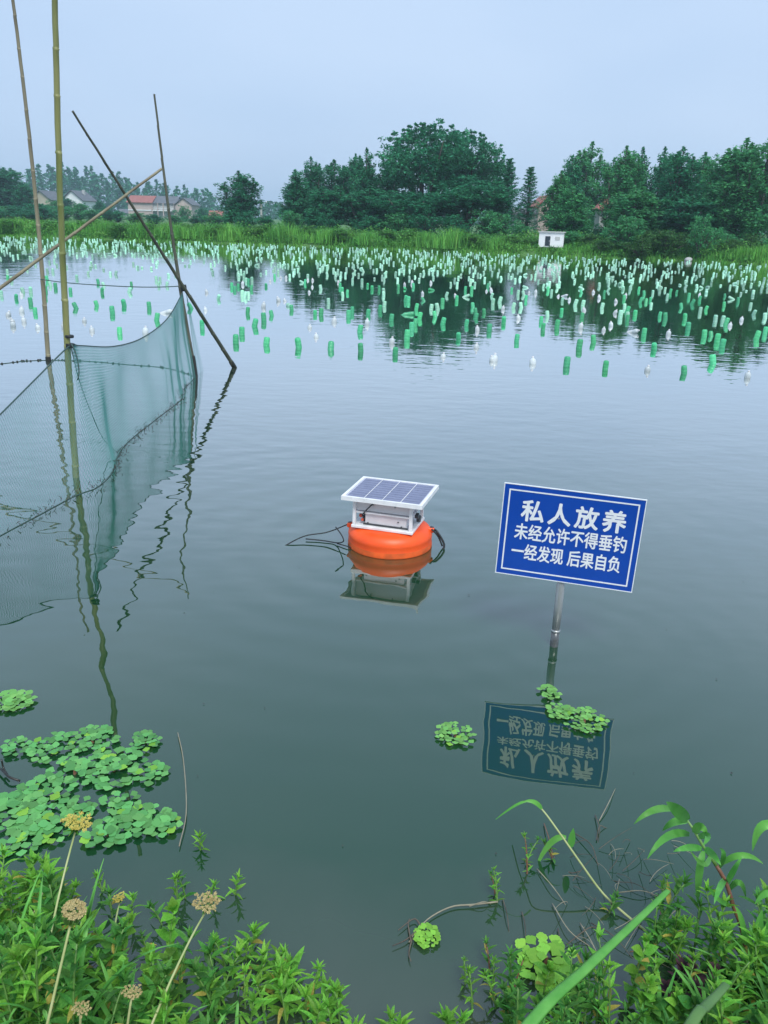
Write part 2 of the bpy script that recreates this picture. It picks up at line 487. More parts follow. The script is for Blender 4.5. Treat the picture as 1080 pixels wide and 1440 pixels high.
# ------------------------------------------------------------------ trees
def leaf_quads(C, size, flat=.5, asp=.55):
    n = len(C)
    N = rng.normal(size=(n, 3)); N[:, 2] = np.abs(N[:, 2]) + flat
    N /= np.linalg.norm(N, axis=1)[:, None]
    A = rng.normal(size=(n, 3)); A -= N * (A * N).sum(1)[:, None]; A /= np.linalg.norm(A, axis=1)[:, None]
    B = np.cross(N, A)
    s = (size * (.6 + .8 * rng.rand(n)))[:, None]
    tip = N * s * -.15
    V = np.stack([C - A * s, C - B * s * asp + tip * -1, C + A * s, C + B * s * asp + tip * -1], 1).reshape(-1, 3)
    return V, np.arange(n * 4).reshape(n, 4)
def clumps(cent, rad, per, squash=.8):
    cent = np.asarray(cent)
    k = len(cent)
    d = rng.normal(size=(k, per, 3)); d /= np.linalg.norm(d, axis=2)[..., None]
    d *= (rng.rand(k, per, 1) ** .45) * np.asarray(rad).reshape(-1, 1, 1)
    d[..., 2] *= squash
    return (cent[:, None] + d).reshape(-1, 3)
def tree_proto(kind, seed):
    """returns (trunk mesh, crown mesh) for a tree one metre high per unit of H"""
    r = random.Random(seed)
    rng.seed(seed)
    mb = MB()
    cent, rad = [], []
    if kind == 'poplar':
        H = 8.0
        lead = [((0, 0), 1.0)] + [((r.uniform(-.9, .9), r.uniform(-.8, .8)), r.uniform(.72, .97)) for _ in range(5)]
        for (dx, dy), hh in lead:
            top = Vector((dx, dy, H * hh))
            st = Vector((0, 0, H * r.uniform(.10, .25)))
            path = bez(st if (dx or dy) else (0, 0, 0), (dx * .9, dy * .9, H * hh * .4), top, 9)
            mb.tube(path, [.11 * (1 - i / 9) + .012 for i in range(9)], 6)
            nl = 27
            for j in range(nl):
                u = .08 + .92 * (j + r.random()) / nl
                p = path[min(8, int(u * 8))]
                env = (.75 * math.sin(math.pi * min(1, (p.z / (H * hh)) * .82 + .16)) + .10) * 1.15
                a = r.uniform(0, 6.28)
                L = env * r.uniform(.6, 1.15)
                e = p + Vector((math.cos(a) * L, math.sin(a) * L, L * r.uniform(.55, 1.3)))
                mb.tube([p, (p + e) / 2 + Vector((0, 0, -.06)), e], [.03, .02, .008], 4, False)
                for q in range(4):
                    t = .3 + .7 * q / 3
                    c = p.lerp(e, t)
                    cent.append((c.x + r.gauss(0, .13), c.y + r.gauss(0, .13), c.z + r.gauss(0, .16))); rad.append(r.uniform(.13, .30) * (1.15 - .35 * p.z / H))
            for q in range(4):
                cent.append((top.x, top.y, top.z - .12 - q * .16)); rad.append(.09 + .05 * q)
        V, Fc = leaf_quads(clumps(cent, rad, 22, 1.7), .08, .1)
    elif kind == 'broad':
        H = 9.5
        lobes = [(0, 0, 6.4, 2.3, 2.5)] + [(math.cos(a) * r.uniform(1.4, 2.6), math.sin(a) * r.uniform(1.2, 2.2), r.uniform(4.0, 7.2), r.uniform(1.2, 1.8), r.uniform(1.2, 2.0)) for a in [k * .7 for k in range(9)]]
        mb.tube([(0, 0, 0), (.05, 0, 1.5), (0, .1, 3.2)], [.34, .26, .22], 10)
        for lx, ly, lz, lr, lh in lobes:
            mb.tube(bez((0, 0, r.uniform(1.6, 3.0)), (lx * .5, ly * .5, lz * .55), (lx, ly, lz + lh * .3), 7), [.15, .13, .11, .09, .07, .05, .02], 6)
            for q in range(84):
                d = Vector((r.gauss(0, 1), r.gauss(0, 1), r.gauss(0, 1))).normalized()
                k = r.uniform(.55, 1.14)
                cent.append((lx + d.x * lr * k, ly + d.y * lr * k, lz + d.z * lh * k)); rad.append(r.uniform(.15, .40))
        for q in range(30):
            a = r.uniform(0, 6.28); k = r.uniform(0, 2.9)
            x, y = math.cos(a) * k, math.sin(a) * k
            z = 8.35 - k * k * .22
            cent += [(x, y, z), (x * 1.02, y * 1.02, z + .42), (x * 1.03, y * 1.03, z + .8)]; rad += [.30, .20, .11]
        V, Fc = leaf_quads(clumps(cent, rad, 24, 1.0), .105, .3)
    elif kind == 'conifer':
        H = 8.0
        mb.tube([(0, 0, 0), (.03, 0, H * .5), (0, 0, H * .98)], [.13, .08, .015], 7)
        for j in range(95):
            u = .1 + .89 * j / 95
            z = H * u
            L = (1.25 * (1 - u) ** .8 + .08) * r.uniform(.7, 1.15)
            a = j * 2.4 + r.uniform(-.3, .3)
            e = Vector((math.cos(a) * L, math.sin(a) * L, z + L * .35))
            mb.tube([(0, 0, z), e], [.02, .006], 4, False)
            for q in range(4):
                t = .25 + .75 * q / 3
                c = Vector((0, 0, z)).lerp(e, t)
                cent.append(c[:]); rad.append(.10 + .13 * (1 - u))
        V, Fc = leaf_quads(clumps(cent, rad, 20, .8), .07, .3, .4)
    else:                                            # shrub
        H = 2.6
        for j in range(16):
            a = r.uniform(0, 6.28); k = r.uniform(.15, 1.25)
            e = Vector((math.cos(a) * k, math.sin(a) * k, H * (1 - .33 * k) * r.uniform(.75, 1.0)))
            path = bez((math.cos(a) * .1, math.sin(a) * .1, 0), (e.x * .4, e.y * .4, e.z * .7), e, 7)
            mb.tube(path, [.05, .045, .04, .03, .022, .015, .006], 5, False)
            for q in range(14):
                c = path[r.randrange(1, 7)]
                cent.append((c.x + r.gauss(0, .2), c.y + r.gauss(0, .2), max(.15, c.z + r.gauss(0, .16)))); rad.append(r.uniform(.10, .27))
        V, Fc = leaf_quads(clumps(cent, rad, 26, .85), .055, .4)
    mt = {'poplar': 'leaf_dark', 'broad': 'leaf_dark', 'conifer': 'leaf_dark', 'shrub': 'leaf_mid'}[kind]
    return mb.mesh('trunk', 'bark', smooth=True), np_mesh('crown', mt, V, Fc), H
PROTO = {}
for kind, n in (('poplar', 4), ('broad', 2), ('conifer', 2), ('shrub', 3)):
    PROTO[kind] = [tree_proto(kind, 11 + i * 5) for i in range(n)]
LEAFVAR = {}
def tree(kind, i, px, ytop, wpx, Y, label, name='tree', group=None, leaf=None, rz=None):
    tm, cm, H = PROTO[kind][i % len(PROTO[kind])]
    top = at_y(px, ytop, Y)
    gz = ground_z(top.x, Y) - .04
    sz = (top.z - gz) / H
    nomw = {'poplar': 3.1, 'broad': 6.8, 'conifer': 2.3, 'shrub': 2.7}[kind]
    sx = (wpx / F * Y) / nomw * (1.22 if kind == 'poplar' else 1.1)
    t = thing(name, (top.x, Y, gz), label, 'shrub' if kind == 'shrub' else 'tree', group, rz if rz is not None else px * 1.7)
    if leaf:
        key = (kind, i % len(PROTO[kind]), leaf)
        if key not in LEAFVAR:
            c2 = cm.copy(); c2.materials.clear(); c2.materials.append(M[leaf]); LEAFVAR[key] = c2
        cm = LEAFVAR[key]
    a = link('trunk', tm, t); b = link('crown', cm, t)
    t.scale = (sx, sx, sz)
    return t
tree('poplar', 0, 335, 240, 56, 75, 'solitary dark green tree standing apart beside the utility pole', 'lone_tree')
# grove of slender trees leading up to the tallest tree
gl = 'slender dark tree in the grove between the utility pole and the tallest tree'
for i, (px, yt, w, Y) in enumerate([(415, 238, 52, 72), (437, 220, 40, 76), (470, 224, 50, 74), (500, 216, 40, 78), (516, 208, 42, 72), (545, 228, 50, 76), (455, 262, 70, 66), (520, 262, 80, 65)]):
    tree('poplar', i + 1, px, yt, w, Y, gl, 'slender_tree', 'slender trees of the grove')
tree('broad', 0, 598, 168, 122, 70, 'tallest tree on the far bank, broad dark rounded crown', 'broad_tree', rz=0.4)
tree('broad', 1, 664, 180, 104, 73, 'broad dark tree close behind the tallest tree, slightly lower crown', 'broad_tree', rz=2.0)
tree('broad', 1, 660, 246, 120, 63, 'low spreading dark tree in front of the tallest tree', 'low_tree', rz=3.6)
tree('broad', 0, 585, 268, 110, 64, 'low dark bushy tree under the tallest tree', 'low_tree', rz=5)
tree('conifer', 0, 717, 222, 46, 66, 'pointed conifer nearest to the tallest tree', 'conifer')
tree('conifer', 1, 747, 234, 40, 62, 'pointed conifer standing free before the pink gabled house', 'conifer')
tree('conifer', 0, 702, 248, 44, 63, 'short conifer merged with the low spreading tree', 'conifer')
gr = 'dark tree in the dense row behind the bright shrubs on the bank'
for i, (px, yt, w, Y) in enumerate([(790, 240, 46, 64), (806, 218, 40, 66), (834, 199, 58, 80), (864, 222, 40, 80), (882, 205, 58, 60), (905, 207, 46, 64), (936, 206, 44, 62), (962, 206, 66, 58), (993, 214, 60, 61), (1022, 220, 50, 60), (1052, 194, 76, 55), (1085, 190, 72, 54), (1120, 205, 70, 56), (806, 262, 60, 57), (905, 262, 80, 57), (975, 275, 80, 56), (800, 285, 60, 60)]):
    lighter_leaf = i in (0, 2, 4, 8, 10, 11, 13, 14)  # trees of the row with the lighter green leaf colour
    tree('poplar', i, px, yt, w, Y, ('lighter green ' if lighter_leaf else 'dark ') + ('low tree at the foot of the dense row behind the bright shrubs' if i > 12 else 'tall tree in the dense row behind the bright shrubs'), 'row_tree', ('lighter ' if lighter_leaf else 'dark ') + ('low' if i > 12 else 'tall') + ' trees in the dense row', leaf='leaf_mid' if lighter_leaf else None)
for px, yt, w, Y, lab in [(886, 296, 74, 51.0, 'arching bright green shrub standing at the water edge of the far bank'),
                          (940, 317, 66, 49.6, 'low rounded bright shrub between two taller shrubs on the far bank'),
                          (992, 299, 52, 48.8, 'upright bright shrub beside the pale boulder on the far bank'),
                          (905, 330, 54, 49.6, 'small low shrub at the foot of the arching shrub'),
                          (850, 335, 48, 50.5, 'small low shrub between the white pump shed and the arching shrub')]:
    tree('shrub', int(px), px, yt, w, Y, lab, 'shrub', leaf='leaf_light' if px in (940, 850, 905) else None)
for i, (px, yt, w, Y) in enumerate([(800, 322, 50, 53), (830, 326, 44, 52), (960, 326, 46, 50.5), (1015, 322, 50, 50.5), (1030, 332, 40, 48.6), (1060, 328, 54, 50), (1085, 332, 46, 49), (770, 330, 40, 55), (915, 322, 44, 51.5)]):
    tree('shrub', i, px, yt, w, Y, 'bright leafy bush in the low belt along the water under the dense row of trees', 'bush', 'bright bushes under the dense row', leaf='leaf_light' if i % 3 else None)
for i, (px, yt, w) in enumerate([(15, 306, 50), (70, 308, 44), (118, 309, 50), (170, 311, 46), (212, 312, 40), (262, 313, 44), (305, 313, 40), (365, 314, 50), (430, 316, 50), (480, 319, 46), (545, 322, 50), (575, 320, 40), (668, 326, 50), (720, 329, 50), (745, 333, 36)]):
    x_ = at_y(px, 330, 55).x
    tree('shrub', i, px, yt, w, far_shore(x_) + 1.0 + .5 * (i % 3), 'low rounded bright bush among the grass on top of the far bank', 'bush', 'low bright bushes on the far bank', leaf='leaf_bank')
gs = 'rounded green bush along the foot of the grove'
for i, (px, yt, w, Y) in enumerate([(560, 292, 60, 62), (520, 298, 50, 62), (600, 288, 60, 61), (690, 290, 70, 60), (640, 296, 60, 60), (460, 296, 46, 64), (410, 292, 44, 66), (375, 300, 40, 68), (345, 296, 40, 70), (735, 312, 44, 58), (790, 312, 50, 57), (846, 314, 50, 60), (868, 300, 40, 62)]):
    tree('shrub', i, px, yt, w, Y, gs, 'bush', 'bushes at the foot of the grove', leaf='leaf_dark' if i % 3 else None)
lf = 'dark leafy tree in the clump before the gabled farmhouses'
for i, (px, yt, w, Y) in enumerate([(-14, 228, 60, 130), (14, 236, 50, 132), (28, 256, 34, 126), (-40, 240, 60, 128), (90, 276, 22, 150), (114, 286, 20, 150), (60, 286, 24, 150), (138, 282, 24, 150)]):
    tree('poplar', i + 2, px, yt, w, Y, lf, 'clump_tree', 'trees in the clump before the farmhouses')
lb = 'green bush below the gabled farmhouses behind the reedy bank'
for i, (px, yt, w, Y) in enumerate([(55, 283, 56, 100), (85, 288, 50, 105), (22, 288, 56, 100), (130, 292, 40, 110), (165, 294, 30, 110), (258, 288, 26, 150), (285, 290, 26, 150), (110, 282, 40, 120), (150, 290, 40, 108), (190, 297, 40, 104), (215, 299, 40, 102), (300, 296, 40, 100), (320, 298, 36, 100), (245, 300, 36, 104), (275, 300, 36, 102), (-8, 284, 50, 102), (40, 292, 50, 96), (75, 280, 40, 115)]):
    tree('shrub', i, px, yt, w, Y, lb, 'bush', 'bushes below the farmhouses', leaf='leaf_mid' if i % 2 else 'leaf_dark')
# far-off wood: one mass
def far_wood():
    cent, rad = [], []
    for x in np.arange(-210, 230, 2.0):
        for row in (0, 1):
            y = 330 + row * 14 + rng.uniform(-4, 4)
            h = (8.3 + 2.6 * math.sin(x * .045 + 1.3) + rng.uniform(-1.4, 2.2)) * (1.45 if -140 < x < -70 else .95)
            for z in np.arange(1.0, h, .9):
                w = 1.9 * math.sin(math.pi * min(1, .32 + .68 * z / h)) ** .7 + .3
                cent.append((x + rng.uniform(-.5, .5), y, z)); rad.append(w)
    V, Fc = leaf_quads(clumps(cent, rad, 15, .8), .6, .3)
    o = link('far_wood', np_mesh('far_wood', 'leaf_dark', V, Fc))
    o['kind'] = 'stuff'
    tag(o, 'hazy far-off belt of woodland behind the farmhouses', 'woodland')
far_wood()

# grass and reeds of the far bank
def blades(P, Hh, W, lean):
    n = len(P)
    a = rng.rand(n) * 6.283
    side = np.stack([np.cos(a), np.sin(a), 0 * a], 1) * (W / 2)[:, None]
    b = a + 1.57 + rng.normal(0, .5, n)
    out = np.stack([np.cos(b), np.sin(b), 0 * b], 1) * (lean * Hh)[:, None]
    up = np.zeros((n, 3)); up[:, 2] = Hh
    m1 = P + up * .55 + out * .3
    m2 = P + up * .97 + out
    V = np.stack([P - side, P + side, m1 + side * .85, m1 - side * .85, m2 + side * .1, m2 - side * .1], 1).reshape(-1, 3)
    k = np.arange(n)[:, None] * 6
    return V, np.concatenate([k + [0, 1, 2, 3], k + [3, 2, 4, 5]])
def bank_grass():
    n = 62000
    x = rng.uniform(-46, 34, n)
    d = rng.uniform(0, 1, n) ** 1.3 * 9 - .15
    fs = np.array([far_shore(v) for v in x])
    y = fs + d
    z = np.array([ground_z(a, b) for a, b in zip(x, y)]) - .03
    cl = .5 + .5 * np.sin(x * .55 + 1.2 * np.sin(x * .21) + d * .5) * np.sin(x * 1.7 + .8)
    h = (.14 + .30 * cl * rng.uniform(.4, 1, n) + .16 * rng.rand(n)) * (.5 + .5 * np.clip(d / .8, 0, 1))
    V, Fc = blades(np.stack([x, y, z], 1), h, rng.uniform(.03, .07, n), rng.uniform(.1, .6, n))
    o = link('bank_grass', np_mesh('bank_grass', 'bank_grass', V, Fc))
    o['kind'] = 'stuff'
    tag(o, 'bright green grass and weeds covering the far bank', 'grass')
bank_grass()
def reed_clump(px, ytop, wpx, dy, label):
    p = at_y(px, ytop, 50)
    for _ in range(4): p = at_y(px, ytop, far_shore(p.x) + dy)
    gz = ground_z(p.x, p.y)
    n = 420
    w = wpx / F * p.y / 2
    q = np.stack([rng.normal(0, w * .5, n), rng.normal(0, .35, n), np.zeros(n)], 1)
    h = (p.z - gz) * (1.05 - .45 * np.abs(q[:, 0]) / w) * rng.uniform(.6, 1, n)
    V, Fc = blades(q + np.array([p.x, p.y, gz - .03]), np.maximum(h, .15), rng.uniform(.02, .05, n), rng.uniform(.05, .5, n))
    REEDS.append((V, Fc))
REEDS = []
rl = None
for px, yt, w, dy in [(640, 314, 60, .7), (600, 322, 50, .8), (400, 306, 60, .8), (325, 310, 56, .7), (240, 307, 60, .9), (150, 306, 60, 1.0), (100, 305, 60, 1), (20, 302, 70, 1), (460, 316, 60, .8), (520, 322, 50, .8), (700, 330, 60, .9), (1045, 342, 60, .8), (1085, 338, 60, 1.0), (-20, 300, 60, .8), (280, 312, 50, .8), (200, 310, 50, .8)]:
    reed_clump(px, yt, w, dy, rl)
ofs = np.cumsum([0] + [len(v) for v, f in REEDS[:-1]])
o = link('tall_reeds', np_mesh('tall_reeds', 'bank_grass', np.concatenate([v for v, f in REEDS]), np.concatenate([f + k for (v, f), k in zip(REEDS, ofs)])))
o['kind'] = 'stuff'
tag(o, 'tall feathery green reeds rising above the grass of the far bank', 'reeds')
# leafy weeds in mounds along the far bank
def bank_weeds():
    cent, rad = [], []
    for i in range(4200):
        x = rng.uniform(-46, 34)
        d = rng.uniform(.1, 5.5)
        y = far_shore(x) + d
        m_ = .5 + .5 * math.sin(x * .8 + 2 * math.sin(x * .33)) * math.sin(x * .37 + d)
        hh = (.22 + .95 * m_) * rng.uniform(.35, 1)
        cent.append((x, y, ground_z(x, y) + hh * .6)); rad.append(.12 + .3 * hh)
    V, Fc = leaf_quads(clumps(cent, rad, 24, .9), .075, .4, .38)
    o = link('bank_weeds', np_mesh('bank_weeds', 'bank_weed', V, Fc))
    o['kind'] = 'stuff'
    tag(o, 'leafy green weeds mounded along the far bank', 'weeds')
bank_weeds()
# pale boulder on the far bank
def boulder():
    c = at_y(970, 352, far_shore(19) + 1.2); c.z = ground_z(c.x, c.y) + .12
    mb = MB()
    vs, fs = [], []
    for i in range(7):
        for k in range(10):
            a, b = 6.283 * k / 10, math.pi * i / 6
            q = 1 + .15 * math.sin(k * 2.1 + i)
            vs.append((c.x + .22 * q * math.sin(b) * math.cos(a), c.y + .22 * q * math.sin(b) * math.sin(a), c.z + .15 * math.cos(b)))
    for i in range(6):
        for k in range(10): fs.append((i * 10 + k, (i + 1) * 10 + k, (i + 1) * 10 + (k + 1) % 10, i * 10 + (k + 1) % 10))
    mb.add(vs, fs)
    o = mb.build('boulder', 'wall_grey', smooth=True)
    tag(o, 'pale grey boulder among the shrubs on the far bank', 'boulder')
boulder()

# ------------------------------------------------------------------ houses far behind the bank
def window(parent, x, y, z, w, h, glass='glass_dark', frame='wall_white'):
    f = MB().box((x, y - .05, z), (w + .24, .1, h + .24)).build('window', frame, parent)
    MB().box((x, y - .11, z), (w, .06, h)).build('pane', glass, f)
    return f
def gable_block(root, cx, cy, w, d, h, rise, wall, roof, z0=0, over=.35, along_x=True, wname='wall'):
    mb = MB()
    x0, x1, y0, y1 = cx - w / 2, cx + w / 2, cy - d / 2, cy + d / 2
    if along_x:
        vs = [(x0, y0, z0), (x1, y0, z0), (x1, y1, z0), (x0, y1, z0), (x0, y0, h), (x1, y0, h), (x1, y1, h), (x0, y1, h), (x0, cy, h + rise), (x1, cy, h + rise)]
        fs = [(0, 1, 5, 4), (2, 3, 7, 6), (1, 2, 6, 9, 5), (3, 0, 4, 8, 7)]
        R1 = [((x0 - over, y0 - over, h - .1), (x1 + over, y0 - over, h - .1), (x1 + over, cy, h + rise + .12), (x0 - over, cy, h + rise + .12)),
              ((x1 + over, y1 + over, h - .1), (x0 - over, y1 + over, h - .1), (x0 - over, cy, h + rise + .12), (x1 + over, cy, h + rise + .12))]
    else:
        vs = [(x0, y0, z0), (x1, y0, z0), (x1, y1, z0), (x0, y1, z0), (x0, y0, h), (x1, y0, h), (x1, y1, h), (x0, y1, h), (cx, y0, h + rise), (cx, y1, h + rise)]
        fs = [(0, 1, 5, 8, 4), (2, 3, 7, 9, 6), (1, 2, 6, 5), (3, 0, 4, 7)]
        R1 = [((x0 - over, y1 + over, h - .1), (x0 - over, y0 - over, h - .1), (cx, y0 - over, h + rise + .12), (cx, y1 + over, h + rise + .12)),
              ((x1 + over, y0 - over, h - .1), (x1 + over, y1 + over, h - .1), (cx, y1 + over, h + rise + .12), (cx, y0 - over, h + rise + .12))]
    mb.add(vs, fs)
    mb.build(wname, wall, root, off=(0, 0, 0))
    rb = MB()
    for q in R1:
        q = [Vector(p) for p in q]
        nrm = (q[1] - q[0]).cross(q[3] - q[0]).normalized() * .14
        rb.add(q + [p + nrm for p in q], [(3, 2, 1, 0), (4, 5, 6, 7), (0, 1, 5, 4), (1, 2, 6, 5), (2, 3, 7, 6), (3, 0, 4, 7)])
    return rb.build('roof', roof, root, off=(0, 0, 0))
def farmhouse():
    Y = 225
    a, b = at_y(186, 296, Y), at_y(276, 298, Y)
    k = Y / F                                       # metres per pixel there
    cx = (a.x + b.x) / 2
    t = thing('farmhouse', (cx, Y, .3), 'pink two-storey farmhouse with half red half grey roof', 'house')
    W = b.x - a.x
    hE = at_y(230, 286, Y).z - .3
    gable_block(t, -W * .31, 0, W * .36, 8, hE, 1.5, 'wall_pink', 'roof_red')
    gable_block(t, W * .05, .5, W * .355, 7, hE - .05, 1.6, 'wall_grey', 'roof_grey')
    gable_block(t, W * .375, -.4, W * .25, 9, hE - .3, 1.5, 'wall_pink', 'roof_grey', along_x=False)
    MB().box((-W * .31, -4.06, hE * .52), (W * .36, .16, .25)).build('string_course', 'wall_white', t, off=(0, 0, 0))
    for x in (-W * .42, -W * .31, -W * .2):
        for z in (hE * .75, hE * .3): window(t, x, -4.0, z, 1.0, 1.2)
    bal = MB().box((W * .05, -3.5, hE * .52), (W * .35, 1.1, .2)).build('balcony', 'wall_white', t, off=(0, 0, 0))
    MB().box((W * .05, -4.0, hE * .52 + .55), (W * .35, .08, .08)).build('rail', 'wall_white', bal, off=(0, 0, 0))
    for i in range(5):
        x = W * .05 - W * .17 + i * W * .085
        MB().box((x, -3.95, hE * .5), (.24, .24, hE)).build('pillar', 'wall_pink', t, off=(0, 0, 0))
    for i in range(4):
        x = W * .05 - W * .128 + i * W * .085
        window(t, x, -3.0, hE * .76, .95, 1.5)
        window(t, x, -3.0, hE * .26, .95, 1.5)
    window(t, W * .375, -4.9, hE * .6, 1.2, 1.2)
    window(t, W * .375, -4.9, hE * .25, 1.2, 1.4)
farmhouse()
def small_house(px0, px1, pyE, Y, rise, wall, roof, label, along_x=False, depth=7, name='house', wins=((0, .62, .9, 1.0),), rz=0.0):
    a, b = at_y(px0, pyE, Y), at_y(px1, pyE, Y)
    g = ground_z((a.x + b.x) / 2, Y) - .1
    t = thing(name, ((a.x + b.x) / 2, Y, g), label, 'house', rz=rz)
    W = b.x - a.x
    h = a.z - g
    rf = gable_block(t, 0, 0, W, depth, h, rise, wall, roof, along_x=along_x)
    for fx, fz, w, hh in wins: window(t, fx * W, -depth / 2, fz * h, w, hh)
    return t, W, h
t, W, h = small_house(97, 125, 282, 205, 2.0, 'wall_white', 'roof_grey', 'white gabled house with dark roof among bushes far behind', depth=9, wins=((-.2, .75, 1.0, 1.2), (.22, .75, 1.0, 1.2)))
MB().box((W * .2, 1.0, h + 1.8), (.6, .6, 1.3)).build('chimney', 'wall_grey', t, off=(0, 0, 0))
small_house(54, 80, 281, 190, 1.7, 'wall_tan', 'roof_grey', 'tan gabled house with dark roof beside the clump of trees', depth=8, wins=((0, .8, 1.0, 1.0),))
small_house(297, 313, 305, 180, 1.0, 'wall_pink', 'roof_red', 'tiny red roofed outbuilding near the solitary tree', along_x=True, depth=3, wins=((.1, .5, .6, .7),), name='outbuilding')
small_house(170, 184, 300, 260, 1.0, 'wall_grey', 'roof_grey', 'low grey outbuilding beside the pink farmhouse', along_x=True, depth=4, wins=((0, .5, .8, .8),), name='outbuilding')
t, W, h = small_house(752, 778, 292, 92, 1.0, 'wall_pink', 'roof_red', 'pink gabled house half hidden behind the pointed conifers', depth=5, wins=((-.2, .78, .5, .6), (.22, .78, .5, .6)))
t, W, h = small_house(724, 748, 300, 84, .25, 'wall_grey', 'roof_grey', 'grey flat walled annex behind the pointed conifers', along_x=True, depth=3, wins=((-.2, .6, .45, .6),), name='annex')
def pavilion():
    Y = 70
    c = at_y(850, 300, Y)
    g = ground_z(c.x, Y)
    t = thing('pavilion', (c.x, Y, g), 'small house with red upturned roof showing between dark trees', 'house')
    k = Y / F
    zE = at_y(850, 297, Y).z - g
    zT = at_y(850, 282, Y).z - g
    w = 12 * k
    MB().box((0, 0, zE * .5), (w * 1.5, 1.6, zE)).build('wall', 'wall_grey', t, off=(0, 0, 0))
    mb = MB()
    rows = 6
    vs = []
    for i in range(rows):
        u = i / (rows - 1)
        hw = w * (1.25 - .72 * u) * (1 + .05 * math.sin(u * 3))
        z = zE + (zT - zE) * u ** 1.35 + .0
        up = .16 * (1 - u) ** 3
        vs += [(-hw, -1.1 * (1 - u * .9), z + up), (-hw * .4, -1.1 * (1 - u * .9), z), (hw * .4, -1.1 * (1 - u * .9), z), (hw, -1.1 * (1 - u * .9), z + up), (hw, 1.1 * (1 - u * .9), z + up), (-hw, 1.1 * (1 - u * .9), z + up)]
    fs = []
    for i in range(rows - 1):
        for j in range(6): fs.append((i * 6 + j, i * 6 + (j + 1) % 6, i * 6 + 6 + (j + 1) % 6, i * 6 + 6 + j))
    fs += [(5, 4, 3, 2, 1, 0), tuple(range(30, 36))]
    mb.add(vs, fs).build('roof', 'roof_red', t, off=(0, 0, 0))
    MB().box((0, 0, zT + .05), (w * 1.1, .18, .14)).build('ridge', 'roof_red', t, off=(0, 0, 0))
    window(t, -.2, -.8, zE * .75, .35, .5)
    window(t, .35, -.8, zE * .75, .35, .5)
pavilion()
def pump_shed():
    Y = far_shore(11.5) + 2.4
    a, b = at_y(758, 342, Y), at_y(793, 342, Y)
    top = at_y(775, 327, Y).z
    cx = (a.x + b.x) / 2
    g = ground_z(cx, Y)
    t = thing('pump_shed', (cx, Y, g), 'small white flat roofed pump shed at the far water edge', 'shed', rz=R(-14))
    W = (b.x - a.x) * .97
    h = max(.8, top - g)
    MB().box((0, 0, h / 2), (W, 1.1, h)).build('wall', 'wall_white', t, off=(0, 0, 0))
    MB().box((0, 0, h + .03), (W + .12, 1.24, .06)).build('roof', 'wall_grey', t, off=(0, 0, 0))
    d = MB().box((-W * .14, -.56, h * .42), (.30, .04, h * .66)).build('door', 'glass_dark', t, off=(0, 0, 0))
    MB().box((-W * .14 + .1, -.59, h * .42), (.03, .03, .1)).build('handle', 'zinc', d, off=(0, 0, 0))
    MB().box((W * .25, -.555, h * .62), (.28, .03, .2)).build('vent', 'wall_grey', t, off=(0, 0, 0))
pump_shed()
def utility_pole():
    Y = 110
    p = at_y(367, 281, Y)
    g = ground_z(p.x, Y)
    t = thing('utility_pole', (p.x, Y, g), 'thin concrete utility pole with crossarm and wires near the solitary tree', 'utility pole')
    h = p.z - g
    MB().tube([(0, 0, 0), (0, 0, h)], [.16, .1], 10).build('pole', 'concrete_pole', t, off=(0, 0, 0))
    ca = MB().box((0, -.12, h - .35), (1.6, .1, .1)).build('crossarm', 'zinc', t, off=(0, 0, 0))
    for x in (-.7, .7):
        MB().lathe([(.05, 0), (.07, .08), (.04, .16)], 8, (x, -.12, h - .3)).build('insulator', 'wall_white', ca, off=(0, 0, 0))
        pts = [(x + s * 26, -.12 - s * 3, h - .15 - 1.1 * math.sin(math.pi * s)) for s in [i / 12 for i in range(13)]]
        MB().tube(pts, .018, 4).build('wire', 'dark_metal', t, off=(0, 0, 0))
utility_pole()

# ------------------------------------------------------------------ floating bottles
def bottle_meshes():
    # base-up bottle: origin at the waterline, bottom of the bottle on top
    up = [(.014, -.135), (.014, -.11), (.03, -.085), (.046, -.05), (.047, -.012), (.045, -.006), (.047, 0), (.047, .035), (.0445, .04), (.047, .045), (.047, .085), (.0445, .09), (.047, .095), (.047, .13), (.044, .15), (.034, .162), (.018, .157)]
    pet = lambda a, z: 1 - (.10 * (0.5 + .5 * math.cos(5 * a)) if z > .125 else 0)
    g = MB().lathe(up, 15, mod=pet).mesh('bottle_body', 'bottle_green', smooth=True)
    p = MB().lathe(up, 15, mod=pet).mesh('bottle_body_pale', 'bottle_pale', smooth=True)
    nk = [(.02, -.12), (.044, -.115), (.046, -.1), (.046, .02), (.0435, .026), (.046, .032), (.047, .085), (.046, .105), (.040, .125), (.028, .14), (.0155, .148), (.0145, .158)]
    c = MB().lathe(nk, 15).mesh('bottle_body_clear', 'bottle_clear', smooth=True)
    cap = MB().lathe([(.0165, .148), (.0165, .17), (.014, .173)], 12).mesh('cap', 'cap')
    return g, p, c, cap
BG, BP, BC, BCAP = bottle_meshes()
px_g, px_c = [], []
def Z(o, s, L, dst): dst += [(o[0] + x / s, o[1] + y / s) for x, y in L]
Z((300, 330), 2.7, [(85, 410), (108, 378), (200, 420), (155, 348), (192, 328), (223, 308), (325, 428), (445, 437), (130, 300), (555, 370), (560, 445), (298, 288), (690, 455), (735, 395), (753, 360), (765, 345), (782, 320), (675, 325), (870, 340), (932, 395), (960, 345), (1047, 365), (386, 305), (408, 305), (513, 312), (527, 297), (587, 305), (632, 290), (735, 305), (770, 285)], px_g)
Z((300, 330), 2.7, [(365, 355), (392, 390), (870, 465), (583, 340), (997, 430), (1065, 480), (1003, 365), (676, 412)], px_c)
